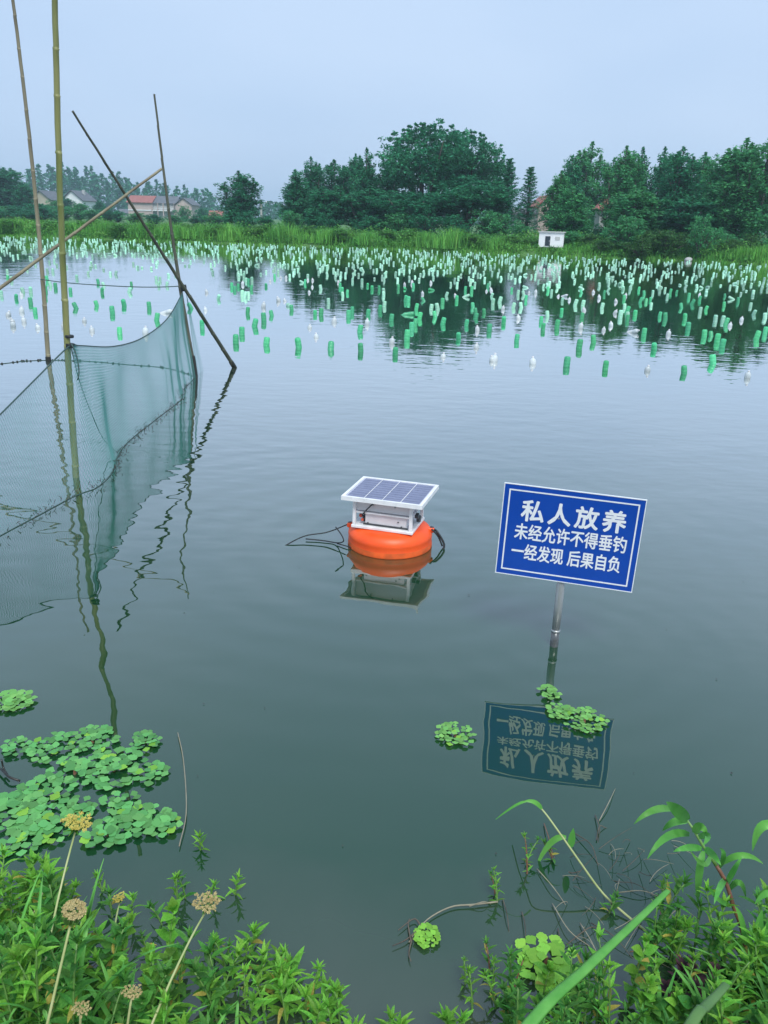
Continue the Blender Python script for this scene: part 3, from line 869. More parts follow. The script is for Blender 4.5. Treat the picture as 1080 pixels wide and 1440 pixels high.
Z((680, 330), 2.7, [(125, 405), (315, 497), (462, 510), (218, 332), (225, 362), (278, 352), (362, 432), (418, 410), (608, 382), (648, 437), (762, 527), (872, 490), (905, 425), (886, 405), (865, 387), (838, 388), (1035, 397), (1068, 377), (777, 358), (765, 322), (690, 322), (668, 312), (918, 342), (575, 307), (545, 327), (543, 297)], px_g)
Z((680, 330), 2.7, [(36, 480), (188, 490), (620, 517), (1000, 543), (365, 355), (455, 365), (700, 380), (565, 372), (485, 347), (934, 348), (495, 300), (385, 290), (978, 327)], px_c)
Z((0, 330), 3.0, [(410, 300), (475, 332), (525, 300), (630, 310), (505, 418), (660, 362), (275, 347), (323, 312), (190, 260), (130, 292), (68, 272), (853, 392), (808, 312), (415, 205), (555, 215), (200, 195), (235, 225)], px_g)
Z((0, 330), 3.0, [(390, 408), (612, 417), (165, 395), (275, 395), (57, 387), (355, 367), (700, 332), (90, 327), (30, 342), (870, 320)], px_c)
spots = []                       # x, y, kind
def put(p, k):
    spots.append((p.x, p.y, k))
for q in px_g: put(water(*q), 'g')
for q in px_c: put(water(*q), 'c')
rb = random.Random(5)
taken = [(s[0], s[1]) for s in spots]
y = 13.6
while y < 58:
    x = -.52 * y - 1
    while x < .5 * y + 1:
        X = x + rb.uniform(-.38, .38); Yy = y + rb.uniform(-.4, .4)
        x += .88
        if Yy > far_shore(X) - 1.3: continue
        px, py = proj((X, Yy, 0))
        drop = .10 if Yy > 21 else .30
        if px < 330 and py > 362: drop = .62
        if py > 455: continue
        if rb.random() < drop: continue
        if any(abs(X - a) < .25 and abs(Yy - b) < .5 for a, b in taken): continue
        k = rb.choices('gpc', (4, 5, 2) if Yy < 24 else (3, 7, 1.5))[0]
        spots.append((X, Yy, k))
        if rb.random() < .16: spots.append((X + rb.choice((-1, 1)) * rb.uniform(.12, .2), Yy + rb.uniform(-.12, .12), k))
    y += .92
spots.sort(key=lambda s: s[0] ** 2 + s[1] ** 2)
LAB = {'g': 'green plastic bottle floating upside down in the open water',
       'p': 'pale mint plastic bottle floating upside down in the crowded water',
       'c': 'clear whitish plastic bottle with cap floating neck up',
       'gl': 'green plastic bottle lying on its side on the water',
       'pl': 'pale mint plastic bottle lying on its side on the water',
       'cl': 'clear whitish plastic bottle with cap lying on its side on the water'}
N_IND = 300
rest = MB()
for i, (x, y, k) in enumerate(spots):
    lying = rb.random() < (.03 if y < 14 else .06)
    tl = R(rb.uniform(62, 86)) if lying else R(abs(rb.gauss(0, 10)) + 2)
    az = rb.uniform(0, 6.28)
    s = rb.uniform(.74, .95) * (.94 if y > 20 else 1.0)
    ex = (tl, 0, az)
    z = .012 if lying else rb.uniform(-.03, .0) - (.035 if k == 'c' else 0)
    if i < N_IND:
        kk = k + ('l' if lying else '')
        kind = {'g': 'bright green', 'p': 'pale mint', 'c': 'clear capped'}[k]
        where = 'in the sparse outer rows facing the buoy' if y < 14 else 'in the crowded rows farther from the buoy'
        how = 'lying flat' if lying else ('floating tilted' if tl > R(15) else 'floating upright')
        grp = kind + ' bottles ' + how + ' ' + where
        LAB[kk] = kind + ' plastic bottle ' + how + ' ' + where
        if k == 'c':
            t = thing('floating_bottle', (x, y, z), LAB[kk], 'bottle', grp)
            link('bottle_body', BC, t); link('cap', BCAP, t)
        else:
            t = link('floating_bottle', BG if k == 'g' else BP)
            t.location = (x, y, z)
            tag(t, LAB[kk], 'bottle', grp)
        t.rotation_euler = ex
        t.scale = (s * 1.06, s * 1.06, s)
    else:
        mtx = Matrix.Translation((x, y, z)) @ Euler(ex).to_matrix().to_4x4() @ Matrix.Diagonal((s * 1.1, s * 1.1, s * .92, 1))
        prof = [(.03, -.04), (.047, 0), (.047, .07), (.044, .075), (.047, .08), (.045, .145), (.03, .162)]
        m2 = MB().lathe(prof, 8)
        rest.add([mtx @ Vector(v) for v in m2.v], m2.f)
o = rest.build('distant_floating_bottles', 'bottle_mix', smooth=True)
o['kind'] = 'stuff'
tag(o, 'dense field of tiny floating bottles stretching to the far bank', 'bottles')

# ------------------------------------------------------------------ bamboo poles
def bamboo(foot, tip, r0, r1, m, label, gap=.3, group=None, bow=0.0, below=.5):
    foot, tip = Vector(foot), Vector(tip)
    d = (tip - foot)
    L = d.length
    u = d.normalized()
    sidev = u.cross(Vector((0, 1, 0))).normalized()
    t = thing('bamboo_pole', foot, label, 'pole', group)
    pts, rad, nodes = [], [], []
    s = -below
    k = 0
    rr = random.Random(int(L * 1000))
    while s < L:
        g = gap * rr.uniform(.85, 1.15)
        e = min(L, s + g)
        for q, f in ((s + .001, 1.0), (s + .012, .94), ((s + e) / 2, .95), (e - .012, .97), (e - .002, 1.10)):
            if q > L: continue
            fr = max(0, q) / L
            pts.append(foot + u * q + sidev * (bow * math.sin(math.pi * fr) + rr.uniform(-1, 1) * .002))
            rad.append((r0 + (r1 - r0) * fr) * f)
        nodes.append(pts[-1])
        s = e
    MB().tube(pts, rad, 10).build('culm', m, t, smooth=True)
    return t, u
FA, FB, FC, FD = water(107, 671), water(68, 507), water(275, 530), water(330, 517)
tA = at_y(80, 0, FA.y); tA = FA + (tA - FA) * 1.14
poleA, uA = bamboo(FA, tA, .024, .017, 'bamboo', 'thick green bamboo pole carrying the near end of the net', .285, bow=.03)
tB = at_y(18, 0, FB.y); tB = FB + (tB - FB) * 1.01
poleB, uB = bamboo(FB, tB, .030, .018, 'bamboo_dry', 'tall grey bamboo pole standing behind the thick green pole', .3, bow=-.04)
tC = at_y(217, 132, FC.y)
poleC, uC = bamboo(FC, tC, .026, .010, 'bamboo_dark', 'upright dark bamboo pole holding the far corner of the net', .28, bow=.03)
tie = on_plane(258, 405, FC, Vector((0, 1, 0)))
uD = (tie + Vector((.02, -.035, 0)) - FD)
lo, hi = 1.0, 12.0
for _ in range(40):
    mid = (lo + hi) / 2
    if proj(FD + uD * mid)[1] > 156: lo = mid
    else: hi = mid
poleD, _ = bamboo(FD, FD + uD * lo, .026, .011, 'bamboo_dark', 'long dark bamboo prop leaning across the upright corner pole', .28)
eF = water(-250, 590)
eT = at_y(228, 237, 8.2)
bamboo(eF, eT, .022, .012, 'bamboo_dry', 'slanting bamboo pole leaning behind the thick green pole', .3)
# bindings on the poles
def ring(pole, p, u, r, h, name='binding', m='black_rope'):
    p, u = Vector(p), Vector(u)
    MB().tube([p - u * h / 2, p - u * h / 4, p + u * h / 4, p + u * h / 2], [r * .92, r, r, r * .92], 10).build(name, m, pole)
def along(foot, u, px_y):
    lo, hi = 0.0, 6.0
    for _ in range(40):
        mid = (lo + hi) / 2
        if proj(foot + u * mid)[1] > px_y: lo = mid
        else: hi = mid
    return foot + u * lo
bA = along(FA, uA, 473)
ring(poleA, bA + Vector((-.008, 0, 0)), uA, .030, .018)
ring(poleA, along(FA, uA, 486) + Vector((-.008, 0, 0)), uA, .029, .03)
ring(poleB, FB + uB * .02, uB, .035, .06, 'wet_mark', 'wet_dark')
ring(poleC, tie, uC, .036, .07)
ring(poleC, FC + uC * .12, uC, .030, .25, 'wet_mark', 'wet_dark')
ring(poleD, FD + uD.normalized() * .05, uD.normalized(), .031, .12, 'wet_mark', 'wet_dark')

# ------------------------------------------------------------------ fishing net
def build_net():
    nrm_ac = (FC - FA).cross(Vector((0, 0, 1))).normalized()
    W0 = water(0, 745)
    nrm_l = (W0 - FA).cross(Vector((0, 0, 1))).normalized()
    top_px_l = [(-140, 712), (-60, 640), (0, 583), (50, 533)]
    top_px_r = [(112, 486), (160, 487), (200, 475), (235, 448)]
    topA = along(FA, uA, 486) + Vector((0, -.03, 0))
    topC = along(FC, uC, 411) + Vector((0, -.03, 0))
    T = [on_plane(x, y, FA, nrm_l) for x, y in top_px_l] + [topA] + [on_plane(x, y, FA, nrm_ac) for x, y in top_px_r] + [topC]
    bot_px = [(-140, 835), (-60, 790), (0, 754), (60, 722), (107, 697), (138, 685), (160, 662), (166, 642), (182, 620), (222, 588), (255, 562), (258, 548), (275, 531)]
    Bp = [water(x, y) for x, y in bot_px]
    n = 470
    tT = spline(T, n)
    tB_ = spline(Bp, n)
    # re-parametrise both by matching the foot of each pole
    def arc(P):
        s = [0]
        for a, b in zip(P[:-1], P[1:]): s.append(s[-1] + (b - a).length)
        return np.array(s)
    def resample(P, keys, key_u):
        s = arc(P)
        A = np.array([p[:] for p in P])
        kidx = [int(np.argmin(np.linalg.norm(A - np.array(k[:]), axis=1))) for k in keys]
        u = np.linspace(0, 1, n)
        ss = np.interp(u, key_u, s[kidx])
        return np.stack([np.interp(ss, s, A[:, i]) for i in range(3)], 1)
    ku = [0, .36, 1]
    TT = resample(tT, [T[0], topA, T[-1]], ku)
    BB = resample(tB_, [Bp[0], Bp[4], Bp[-1]], ku)
    hc = 46
    root = thing('fishing_net', (FA.x, FA.y, 0), 'teal fishing net hung from bamboo poles with its foot in the water', 'net')
    off = np.array(root.location[:])
    # surface function: bulge and folds
    def surf(i, v):
        u = i / (n - 1)
        p = TT[i] * (1 - v) + (BB[i] + [0, 0, -.06]) * v
        k = math.sin(math.pi * v)
        p = p + np.array([nrm_ac.x, nrm_ac.y, 0]) * (0.008 * math.sin(u * 61) * k + .02 * math.sin(u * 17 + v * 3) * k + .008 * math.sin(u * 140) * v * (u > .75))
        p = p + np.array([0, 0, .006 * math.sin(u * 47)]) * k
        return p
    P = np.array([[surf(i, j / hc) for j in range(hc + 1)] for i in range(n)]) - off
    segs = []
    # diamond mesh: knots on a staggered lattice, one every other point
    for i in range(0, n - 2, 1):
        for j in range((i % 2), hc, 2):
            a = (i, j)
            if j + 1 <= hc: segs.append((a, (i + 1, j + 1)))
            if j - 1 >= 0: segs.append((a, (i + 1, j - 1)))
    seg = np.array([[P[a], P[b]] for a, b in segs])
    a, b = seg[:, 0], seg[:, 1]
    d = b - a
    d /= np.linalg.norm(d, axis=1)[:, None] + 1e-9
    s1 = np.cross(d, np.array([0.13, .97, .2])); s1 /= np.linalg.norm(s1, axis=1)[:, None] + 1e-9
    s2 = np.cross(d, s1)
    rr = np.array([.0008 if q[0][0] < n * .37 else .0014 for q in segs])[:, None]
    ring3 = [s1 * rr, (-.5 * s1 + .866 * s2) * rr, (-.5 * s1 - .866 * s2) * rr]
    V = np.concatenate([np.stack([a + q for q in ring3], 1), np.stack([b + q for q in ring3], 1)], 1).reshape(-1, 3)
    k = np.arange(len(a))[:, None] * 6
    Fc = np.concatenate([k + [0, 1, 4, 3], k + [1, 2, 5, 4], k + [2, 0, 3, 5]])
    o = link('mesh_panel', np_mesh('mesh_panel', 'netting', V, Fc), root)
    # ropes
    MB().tube([Vector(p) for p in TT[::6]] + [Vector(TT[-1])], .005, 6).build('head_rope', 'rope', root, True)
    MB().tube([Vector((p[0], p[1], .002)) for p in BB[::6]], .003, 6).build('foot_rope', 'rope', root, True)
    hang = spline([topA + Vector((.02, -.02, -.01)), on_plane(113, 540, FA, nrm_ac), on_plane(128, 580, FA, nrm_ac), on_plane(146, 618, FA, nrm_ac), Bp[7] + Vector((0, 0, .03))], 20)
    MB().tube(hang, .003, 6).build('hanging_rope', 'rope', root, True)
    loose = spline([topA + Vector((.03, -.03, .02)), topA + Vector((.06, -.04, -.06)), topA + Vector((.065, -.04, -.16)), topA + Vector((.05, -.04, -.22))], 10)
    MB().tube(loose, .004, 6).build('loose_end', 'rope', root, True)
    # flap of net behind the corner pole
    c0, c1 = topC + Vector((.02, .08, 0)), water(285, 521)
    fl = []
    m = 60
    for i in range(m):
        for j in range(14):
            v = i / (m - 1)
            w = j / 13
            base = FC.lerp(c1, w)
            p = c0.lerp(Vector((base.x, base.y + .05, -.03)), v) + Vector((0, .015 * math.sin(j * 1.1) * v, 0))
            fl.append(p)
    fm = MB()
    for i in range(m - 1):
        for j in range((i % 2), 14, 2):
            for dj in (1, -1):
                if 0 <= j + dj < 14: fm.tube([fl[i * 14 + j], fl[(i + 1) * 14 + j + dj]], .0011, 3, False)
    fm.build('corner_flap', 'netting', root)
    # rubbish and weed caught along the foot of the net
    db = MB()
    for q in range(300):
        i = int(rb.uniform(.22, .99) * (n - 1)) if rb.random() < .75 else rb.randrange(n)
        p = Vector(BB[i]) + Vector((rb.gauss(0, .03), rb.gauss(0, .05), rb.uniform(0, .03)))
        a = rb.uniform(0, 6.28)
        L = rb.uniform(.008, .03)
        e = p + Vector((math.cos(a) * L, math.sin(a) * L, rb.uniform(-.01, .03)))
        db.tube([p, (p + e) / 2 + Vector((0, 0, .006)), e], [.0016, .0022, .001], 4)
    w = db.build('caught_weed', 'debris', root)
    w['kind'] = 'stuff'
build_net()
# rope between the two rear poles, and the float line on the water
rope_pts = [at_y(258, 402, FC.y - .02), at_y(230, 403.5, 9.6), at_y(190, 403.5, 9.75), at_y(140, 401, 9.9), at_y(98, 398, 10.1), at_y(57, 393, FB.y - .02)]
tag(MB().tube(spline(rope_pts, 24), .006, 6).build('rope', 'rope', smooth=True), 'thin rope stretched between the two rear bamboo poles', 'rope')
fl_pts = spline([water(-60, 517), water(0, 512), water(35, 508), FB, water(120, 508), water(180, 513), water(235, 518), FC], 60)
t = thing('float_line', fl_pts[0], 'line of tiny dark floats lying on the water between the rear poles', 'float line')
MB().tube([p + Vector((0, 0, .003)) for p in fl_pts], .004, 5).build('line', 'rope', t)
fb = MB().lathe([(.006, -.012), (.012, -.004), (.012, .008), (.005, .014)], 7).mesh('float', 'wet_dark', smooth=True)
for i in range(1, 59, 1):
    if rb.random() < .3: continue
    f_ = link('float', fb, t)
    f_.location = fl_pts[i].lerp(fl_pts[i - 1], rb.random()) - Vector(fl_pts[0]) + Vector((0, rb.uniform(-.03, .03), .004))
    f_.rotation_euler = (rb.uniform(0, 1.5), 0, rb.uniform(0, 3))
    sc_ = rb.uniform(.6, 1.3)
    f_.scale = (sc_, sc_, sc_)

# ------------------------------------------------------------------ monitoring buoy
def build_buoy():
    cx, cy = .04, 4.46
    t = thing('solar_buoy', (cx, cy, 0), 'orange round buoy carrying a white instrument box under a solar panel', 'buoy', rz=R(-16.5))
    O = (0, 0, 0)
    RR = .245
    fl = [(.10, -.07), (.19, -.068), (.228, -.05), (.243, -.01), (.247, .012), (RR, .02), (RR, .062), (.247, .068), (.243, .086), (.228, .108), (.20, .122), (.15, .127), (.05, .128)]
    body = MB().lathe(fl, 56).build('float', 'orange', t, True, off=O)
    MB().lathe([(.2475, .003), (.2482, .008), (RR + .0012, .021), (RR + .0012, .030), (RR + .0003, .034)], 56, cap=False).build('waterline_stain', 'orange_stain', body, True, off=O)
    for a in (R(188), R(14), R(84)):
        lx, ly = math.cos(a) * .232, math.sin(a) * .232
        lug = MB().box((lx, ly, .097), (.05, .035, .03), a, .006).build('lug', 'orange', body, off=O)
        MB().tube([(lx * 1.02, ly * 1.02, .085), (lx * 1.05, ly * 1.05, .115)], .012, 8).build('shackle', 'dark_metal', lug, off=O)
    # white base tray and open frame
    w, d = .335, .25
    MB().box((-.01, -.01, .137), (w + .03, d + .03, .018), 0, .003).build('base_tray', 'frame_white', t, off=O)
    for sx in (-1, 1):
        for sy in (-1, 1):
            MB().box((-.01 + sx * w / 2, -.01 + sy * d / 2, .222), (.018, .018, .152), 0, .002).build('corner_post', 'frame_white', t, off=O)
    up = MB().box((-.01, -.01, .262), (w - .02, d - .024, .066), 0, .003).build('upper_box', 'panel_white', t, off=O)
    for x in (-.07, .06):
        MB().box((x, -.01 - d / 2 + .008, .283), (.006, .008, .028)).build('latch', 'zinc', up, off=O)
    sh = MB().box((-.01, -.012, .222), (w + .004, d - .002, .008)).build('shelf', 'frame_white', t, off=O)
    lb = MB().box((.005, -.02, .182), (w - .09, d - .05, .066), 0, .004).build('lower_box', 'panel_white', t, off=O)
    for x, z in ((.08, .185), (-.10, .16), (.10, .16)):
        MB().lathe([(.005, -.002), (.005, .002)], 8, (x, -.125, z)).build('screw', 'dark_metal', lb, off=O)
    MB().box((.005, -.01 - d / 2 + .012, .15), (w - .07, .006, .012)).build('gasket', 'dark_metal', lb, off=O)
    pm = MB().lathe([(.018, 0), (.018, .03), (.01, .036), (.01, .05)], 12, (-.135, -.06, .147)).build('cable_gland', 'dark_metal', t, True, off=O)
    MB().box((-.15, -.10, .19), (.02, .02, .018), .4, .003).build('red_valve', 'red_part', t, off=O)
    MB().box((-.135, -.118, .172), (.014, .014, .016), .2, .003).build('red_valve', 'red_part', t, off=O)
    for k, (z, r_) in enumerate(((.205, .017), (.172, .02), (.258, .014))):
        MB().tube([(w / 2 - .012, -.03 + .045 * k, z), (w / 2 + .008, -.03 + .045 * k, z)], r_, 12).build('connector', 'dark_metal', t, off=O)
    cab = spline([(-.05, -.135, .30), (-.075, -.15, .275), (-.11, -.147, .235), (-.135, -.12, .20), (-.14, -.08, .18)], 18)
    MB().tube(cab, .0035, 7).build('cable', 'black_rope', t, True, off=O)
    # solar panel
    pw, pd, zc = .472, .40, .313
    pan = MB()
    px_, py_ = -.005, .012
    fw_ = .017
    for x, y, a, b in ((0, -pd / 2 + fw_ / 2, pw, fw_), (0, pd / 2 - fw_ / 2, pw, fw_), (-pw / 2 + fw_ / 2, 0, fw_, pd - 2 * fw_), (pw / 2 - fw_ / 2, 0, fw_, pd - 2 * fw_)):
        pan.box((px_ + x, py_ + y, zc), (a, b, .024))
    fr = pan.build('panel_frame', 'frame_white', t, off=O)
    MB().box((px_, py_, zc + .002), (pw - 2 * fw_, pd - 2 * fw_, .010)).build('backsheet', 'grid_line', t, off=O)
    iw, idp = pw - 2 * fw_ - .012, pd - 2 * fw_ - .012
    cw = iw / 4
    for i in range(4):
        x = px_ - iw / 2 + cw * (i + .5)
        cb = MB()
        rows = 9
        for j in range(rows):
            y = py_ - idp / 2 + idp / rows * (j + .5)
            cb.box((x, y, zc + .0085), (cw - .006, idp / rows - .0055, .002))
        cb.build('cell_column', 'cell', t, off=O)
    for i in range(1, 4):
        MB().box((px_ - iw / 2 + cw * i, py_, zc + .0095), (.0035, idp, .0015)).build('busbar', 'frame_white', t, off=O)
    return t
buoy = build_buoy()
# mooring ropes tied to the buoy
b0 = Vector((.04, 4.46, 0))
lug_l = b0 + Vector((math.cos(R(188 - 16.5)) * .25, math.sin(R(188 - 16.5)) * .25, .10))
lug_r = b0 + Vector((math.cos(R(14 - 16.5)) * .25, math.sin(R(14 - 16.5)) * .25, .10))
t = thing('mooring_rope', (lug_l.x, lug_l.y, 0), 'thin black rope trailing over the water from the solar buoy', 'rope')
w1, w2 = water(410, 766), water(430, 760)
MB().tube(spline([lug_l, lug_l.lerp(w2, .5) + Vector((0, 0, -.0)), w2 + Vector((0, 0, .03)), w1 + Vector((-.02, 0, .004)), water(380, 772) - Vector((0, 0, .04))], 20), .0036, 6).build('upper_strand', 'black_rope', t, True)
k1 = at_y(483, 762, 4.3)
MB().tube(spline([at_y(472, 741, 4.35), at_y(480, 752, 4.32), at_y(483, 761, 4.3), water(474, 766) + Vector((0, 0, .012)), water(455, 762) + Vector((0, 0, .008)), w2 + Vector((0, 0, .01))], 20), .0036, 6).build('lower_strand', 'black_rope', t, True)
MB().tube(spline([water(474, 766) + Vector((0, 0, .008)), water(490, 771) + Vector((0, 0, .01)), water(505, 774) + Vector((0, 0, .0))], 8), .0032, 6).build('water_strand', 'black_rope', t, True)
t = thing('tether_rope', (lug_r.x, lug_r.y, 0), 'short black rope loop hanging beside the solar buoy into the water', 'rope')
MB().tube(spline([lug_r, at_y(615, 748, 4.42), at_y(625, 768, 4.40), at_y(613, 780, 4.38), water(603, 788) + Vector((0, 0, -.02))], 18), .0065, 7).build('loop', 'black_rope', t, True)
MB().tube(spline([at_y(607, 744, 4.42), at_y(616, 754, 4.42), at_y(622, 768, 4.41)], 8), .0055, 6).build('splice', 'black_rope', t, True)

# ------------------------------------------------------------------ warning sign
def build_sign():
    foot = water(779, 908)
    cpos = Vector((.796, 3.267, .532))
    rot = (Matrix.Rotation(-.247, 3, 'Z') @ Matrix.Rotation(-.025, 3, 'X') @ Matrix.Rotation(.022, 3, 'Y'))
    t = thing('warning_sign', (foot.x, foot.y, 0), 'blue warning board with white lettering on a steel post in the pond', 'sign')
    W, Hh = .587, .416
    def place(o, par=None):
        o.matrix_local = Matrix.Translation(cpos - t.location) @ rot.to_4x4()
        return o
    board = place(MB().box((0, 0, 0), (W, .006, Hh)).build('board', 'sign_blue', t, off=(0, 0, 0)))
    rim = MB()
    e = .0022
    for x, z, a, b in ((0, Hh / 2, W + 2 * e, e * 1.6), (0, -Hh / 2, W + 2 * e, e * 1.6), (-W / 2, 0, e * 1.6, Hh - e * 1.6), (W / 2, 0, e * 1.6, Hh - e * 1.6)):
        rim.box((x, -.0003, z), (a, .0076, b))
    rim.build('rim', 'sign_white', board, off=(0, 0, 0))
    bd = MB()
    iw, ih, th = W - .05, Hh - .05, .006
    for x, z, a, b in ((0, ih / 2, iw + th, th), (0, -ih / 2, iw + th, th), (-iw / 2, 0, th, ih - th), (iw / 2, 0, th, ih - th)):
        bd.box((x, -.0034, z), (a, .0012, b))
    bd.build('border_line', 'sign_white', board, off=(0, 0, 0))
    def text(s, x, z, size, sx, bold, spacing=1.0):
        c = bpy.data.curves.new('lettering', 'FONT')
        c.body = s
        c.size = size
        c.align_x = 'CENTER'
        c.align_y = 'CENTER'
        c.space_character = spacing
        c.resolution_u = 3
        ob = bpy.data.objects.new('lettering_curve', c)
        col.objects.link(ob)
        bpy.context.view_layer.update()
        me = bpy.data.meshes.new_from_object(ob.evaluated_get(bpy.context.evaluated_depsgraph_get()))
        bpy.data.objects.remove(ob)
        V = np.array([v.co[:] for v in me.vertices])
        polys = [tuple(p.vertices) for p in me.polygons]
        cx_, cz_ = (V[:, 0].min() + V[:, 0].max()) / 2, (V[:, 1].min() + V[:, 1].max()) / 2
        k = sx / (V[:, 0].max() - V[:, 0].min())
        mb = MB()                                      # heavy strokes: the outline laid down several times, a hair apart
        for q, (dx, dz) in enumerate([(0, 0)] + [(math.cos(a) * bold, math.sin(a) * bold) for a in [k2 * math.pi / 4 for k2 in range(8)]]):
            mb.add([((v[0] - cx_) * k + dx, -.00006 * q, v[1] - cz_ + dz) for v in V], polys)
        me = mb.mesh('lettering', 'sign_white')
        o = link('lettering', me, board)
        o.location = (x, -.0036, z)
    # lines placed from the photograph (fractions of the board)
    text('私人放养', .008, .098, .103, .435, .0027, 1.25)
    text('未经允许不得垂钓', .006, .0, .078, .470, .0014, 1.0)
    text('一经发现 后果自负', -.002, -.092, .078, .462, .0014, 1.0)
    # post
    topp = cpos + rot @ Vector((-.012, .024, .12))
    bot = Vector((foot.x, foot.y, -.45))
    u = (topp - Vector((foot.x, foot.y, 0))).normalized()
    base = Vector((foot.x, foot.y, 0))
    MB().tube([base - u * .45, base + u * .02, base + u * .07], .0185, 14).build('wet_post_foot', 'zinc_wet', t, True)
    MB().tube([base + u * .066, base + u * .2, topp], .018, 14).build('post', 'zinc', t, True)
    MB().tube([base + u * .072, base + u * .082], .0205, 14).build('collar', 'zinc', t, True)
    for z in (.08, -.1):
        c = place(MB().box((-.012, .02, z), (.11, .034, .022), 0, .003).build('clamp', 'zinc', t, off=(0, 0, 0)))
        MB().tube([(-.05, -.005, z), (-.05, .04, z)], .004, 8).build('bolt', 'zinc', c, off=(0, 0, 0))
build_sign()

# ------------------------------------------------------------------ leaves
def lance_mesh(m, w=.17, arch=.22, fold=.05, n=6, name='leaf', wave=0.0):
    vs, fs = [], []
    for i in range(n + 1):
        t = i / n
        ww = w * (math.sin(math.pi * min(1, t ** .75 * .98 + .02))) ** .9 * .5 + .004
        z = arch * (t - t * t * 1.4)
        yo = wave * math.sin(t * 5)
        vs += [(t, -ww + yo, z + fold * ww / w * 2), (t, yo, z), (t, ww + yo, z + fold * ww / w * 2)]
    for i in range(n):
        a = i * 3
        fs += [(a, a + 3, a + 4, a + 1), (a + 1, a + 4, a + 5, a + 2)]
    return MB().add(vs, fs).mesh(name, m, smooth=True)
LANCE = {k: [lance_mesh(k, .24, .25, .05), lance_mesh(k, .20, .42, .06), lance_mesh(k, .28, .12, .04, wave=.02)] for k in ('herb', 'herb_dark', 'herb_yellow')}
ROUND = {k: [lance_mesh(k, .62, .16, .05), lance_mesh(k, .52, .05, .08), lance_mesh(k, .70, .25, .03)] for k in ('herb', 'herb_dark', 'herb_yellow', 'herb_purple')}
def rhomb_mesh(m, seed):
    r = random.Random(seed)
    prof = [(0, .0), (.18, .20), (.36, .40), (.5, .50), (.62, .44), (.74, .36), (.82, .26), (.92, .14), (1, 0)]
    vs = [(t, 0, .03 * math.sin(3 * t)) for t, w in prof]
    k = len(prof)
    for s in (1, -1):
        vs += [(t + (.03 if i % 2 else -.02), s * w * (1 + r.uniform(-.06, .06)), .03 * math.sin(3 * t) + .06 * w + r.uniform(-.015, .015)) for i, (t, w) in enumerate(prof)]
    fs = []
    for i in range(k - 1):
        fs.append((i, i + 1, k + i + 1, k + i))
        fs.append((i + 1, i, 2 * k + i, 2 * k + i + 1))
    return MB().add(vs, fs).mesh('leaf', m, smooth=True)
RHOMB = {k: [rhomb_mesh(k, s) for s in range(3)] for k in ('caltrop', 'caltrop_pale', 'caltrop_lime')}
def put_leaf(root, me, p, az, pitch, L, roll=0.0, name='leaf', wide=1.0):
    o = link(name, me, root)
    o.matrix_local = Matrix.Translation(p) @ Matrix.Rotation(az, 4, 'Z') @ Matrix.Rotation(-pitch, 4, 'Y') @ Matrix.Rotation(roll, 4, 'X') @ Matrix.Diagonal((L, L * wide, L, 1))
    return o

# ------------------------------------------------------------------ water caltrop rosettes
def rosette(px, py, rpx, leafpx, label, m='caltrop', group=None, z=.006, seed=0, dens=1.0, lift=0.0, ell=1.0):
    r = random.Random(seed + int(px))
    c = water(px, py, z)
    depth = (c - CAM).dot(CR @ Vector((0, 0, -1)))
    k = depth / F
    Rr, Ls = rpx * k, leafpx * k
    t = thing('water_caltrop', (c.x, c.y, z), label, 'water plant', group)
    rings = max(2, int(round(Rr / (Ls * .62))))
    hub = MB().lathe([(.003, -.05), (.006, -.005), (.004, .008 + lift)], 6).build('stalk', 'stem_red', t, off=(0, 0, 0))
    for q in range(rings):
        rr = Rr * (q + .25) / rings
        nn = max(4, int(6.28 * (rr + Ls * .3) / (Ls * .66) * dens))
        for j in range(nn):
            if r.random() < .18: continue
            a = 6.283 * (j + r.uniform(-.3, .3)) / nn + q * .5
            r0 = rr + r.uniform(-.5, .0) * Ls
            L = Ls * r.uniform(.75, 1.2)
            p = Vector((math.cos(a) * r0, math.sin(a) * r0 * ell, .002 + .005 * (1 - q / rings) + r.uniform(0, .003) + lift * (1 - rr / Rr)))
            put_leaf(t, r.choice(RHOMB[m if r.random() > .06 else 'caltrop_lime']), p, a + r.uniform(-.35, .35), r.uniform(-.01, .09) + lift * 3 * (1 - q / rings), L, r.uniform(-.15, .15), wide=r.uniform(.95, 1.2))
    return t
gm = 'water caltrop rosettes of the floating mat'
lm = 'green water caltrop rosette in the floating mat beside the yellow umbel'
for i, (px, py, rp, lp) in enumerate([(75, 1052, 40, 14), (130, 1042, 36, 14), (205, 1042, 24, 12), (160, 1082, 50, 17), (105, 1086, 38, 16), (212, 1088, 26, 15), (58, 1118, 46, 18), (20, 1140, 46, 20), (20, 1052, 24, 13), (72, 1160, 46, 20), (195, 1158, 46, 20), (150, 1172, 36, 18), (228, 1160, 28, 17), (170, 1128, 30, 16), (112, 1138, 28, 16), (30, 1180, 36, 18)]):
    rosette(px, py, rp * .88, lp * .8, lm, 'caltrop', gm, seed=i, dens=.72)
rosette(18, 987, 30, 11, 'thin strip of pale caltrop leaves floating apart from the large mat', 'caltrop_pale', ell=.8)
rosette(640, 1033, 27, 8, 'pale round water caltrop rosette floating alone in open water', 'caltrop_pale', dens=.7)
rosette(773, 975, 15, 9, 'tiny pale caltrop rosette at the reflection of the sign post', 'caltrop_pale')
rosette(822, 1013, 30, 8.5, 'pale caltrop rosette floating over the reflection of the sign board', 'caltrop_pale', dens=.75)
rosette(788, 1002, 20, 9, 'sparse pale caltrop rosette between the tiny one and the bigger one by the sign', 'caltrop_pale', dens=.55)
rosette(768, 1352, 40, 18, 'lime green raised caltrop rosette close to the bank beside the thick reed stalk', 'caltrop_lime', z=.014, lift=.008, dens=.85)
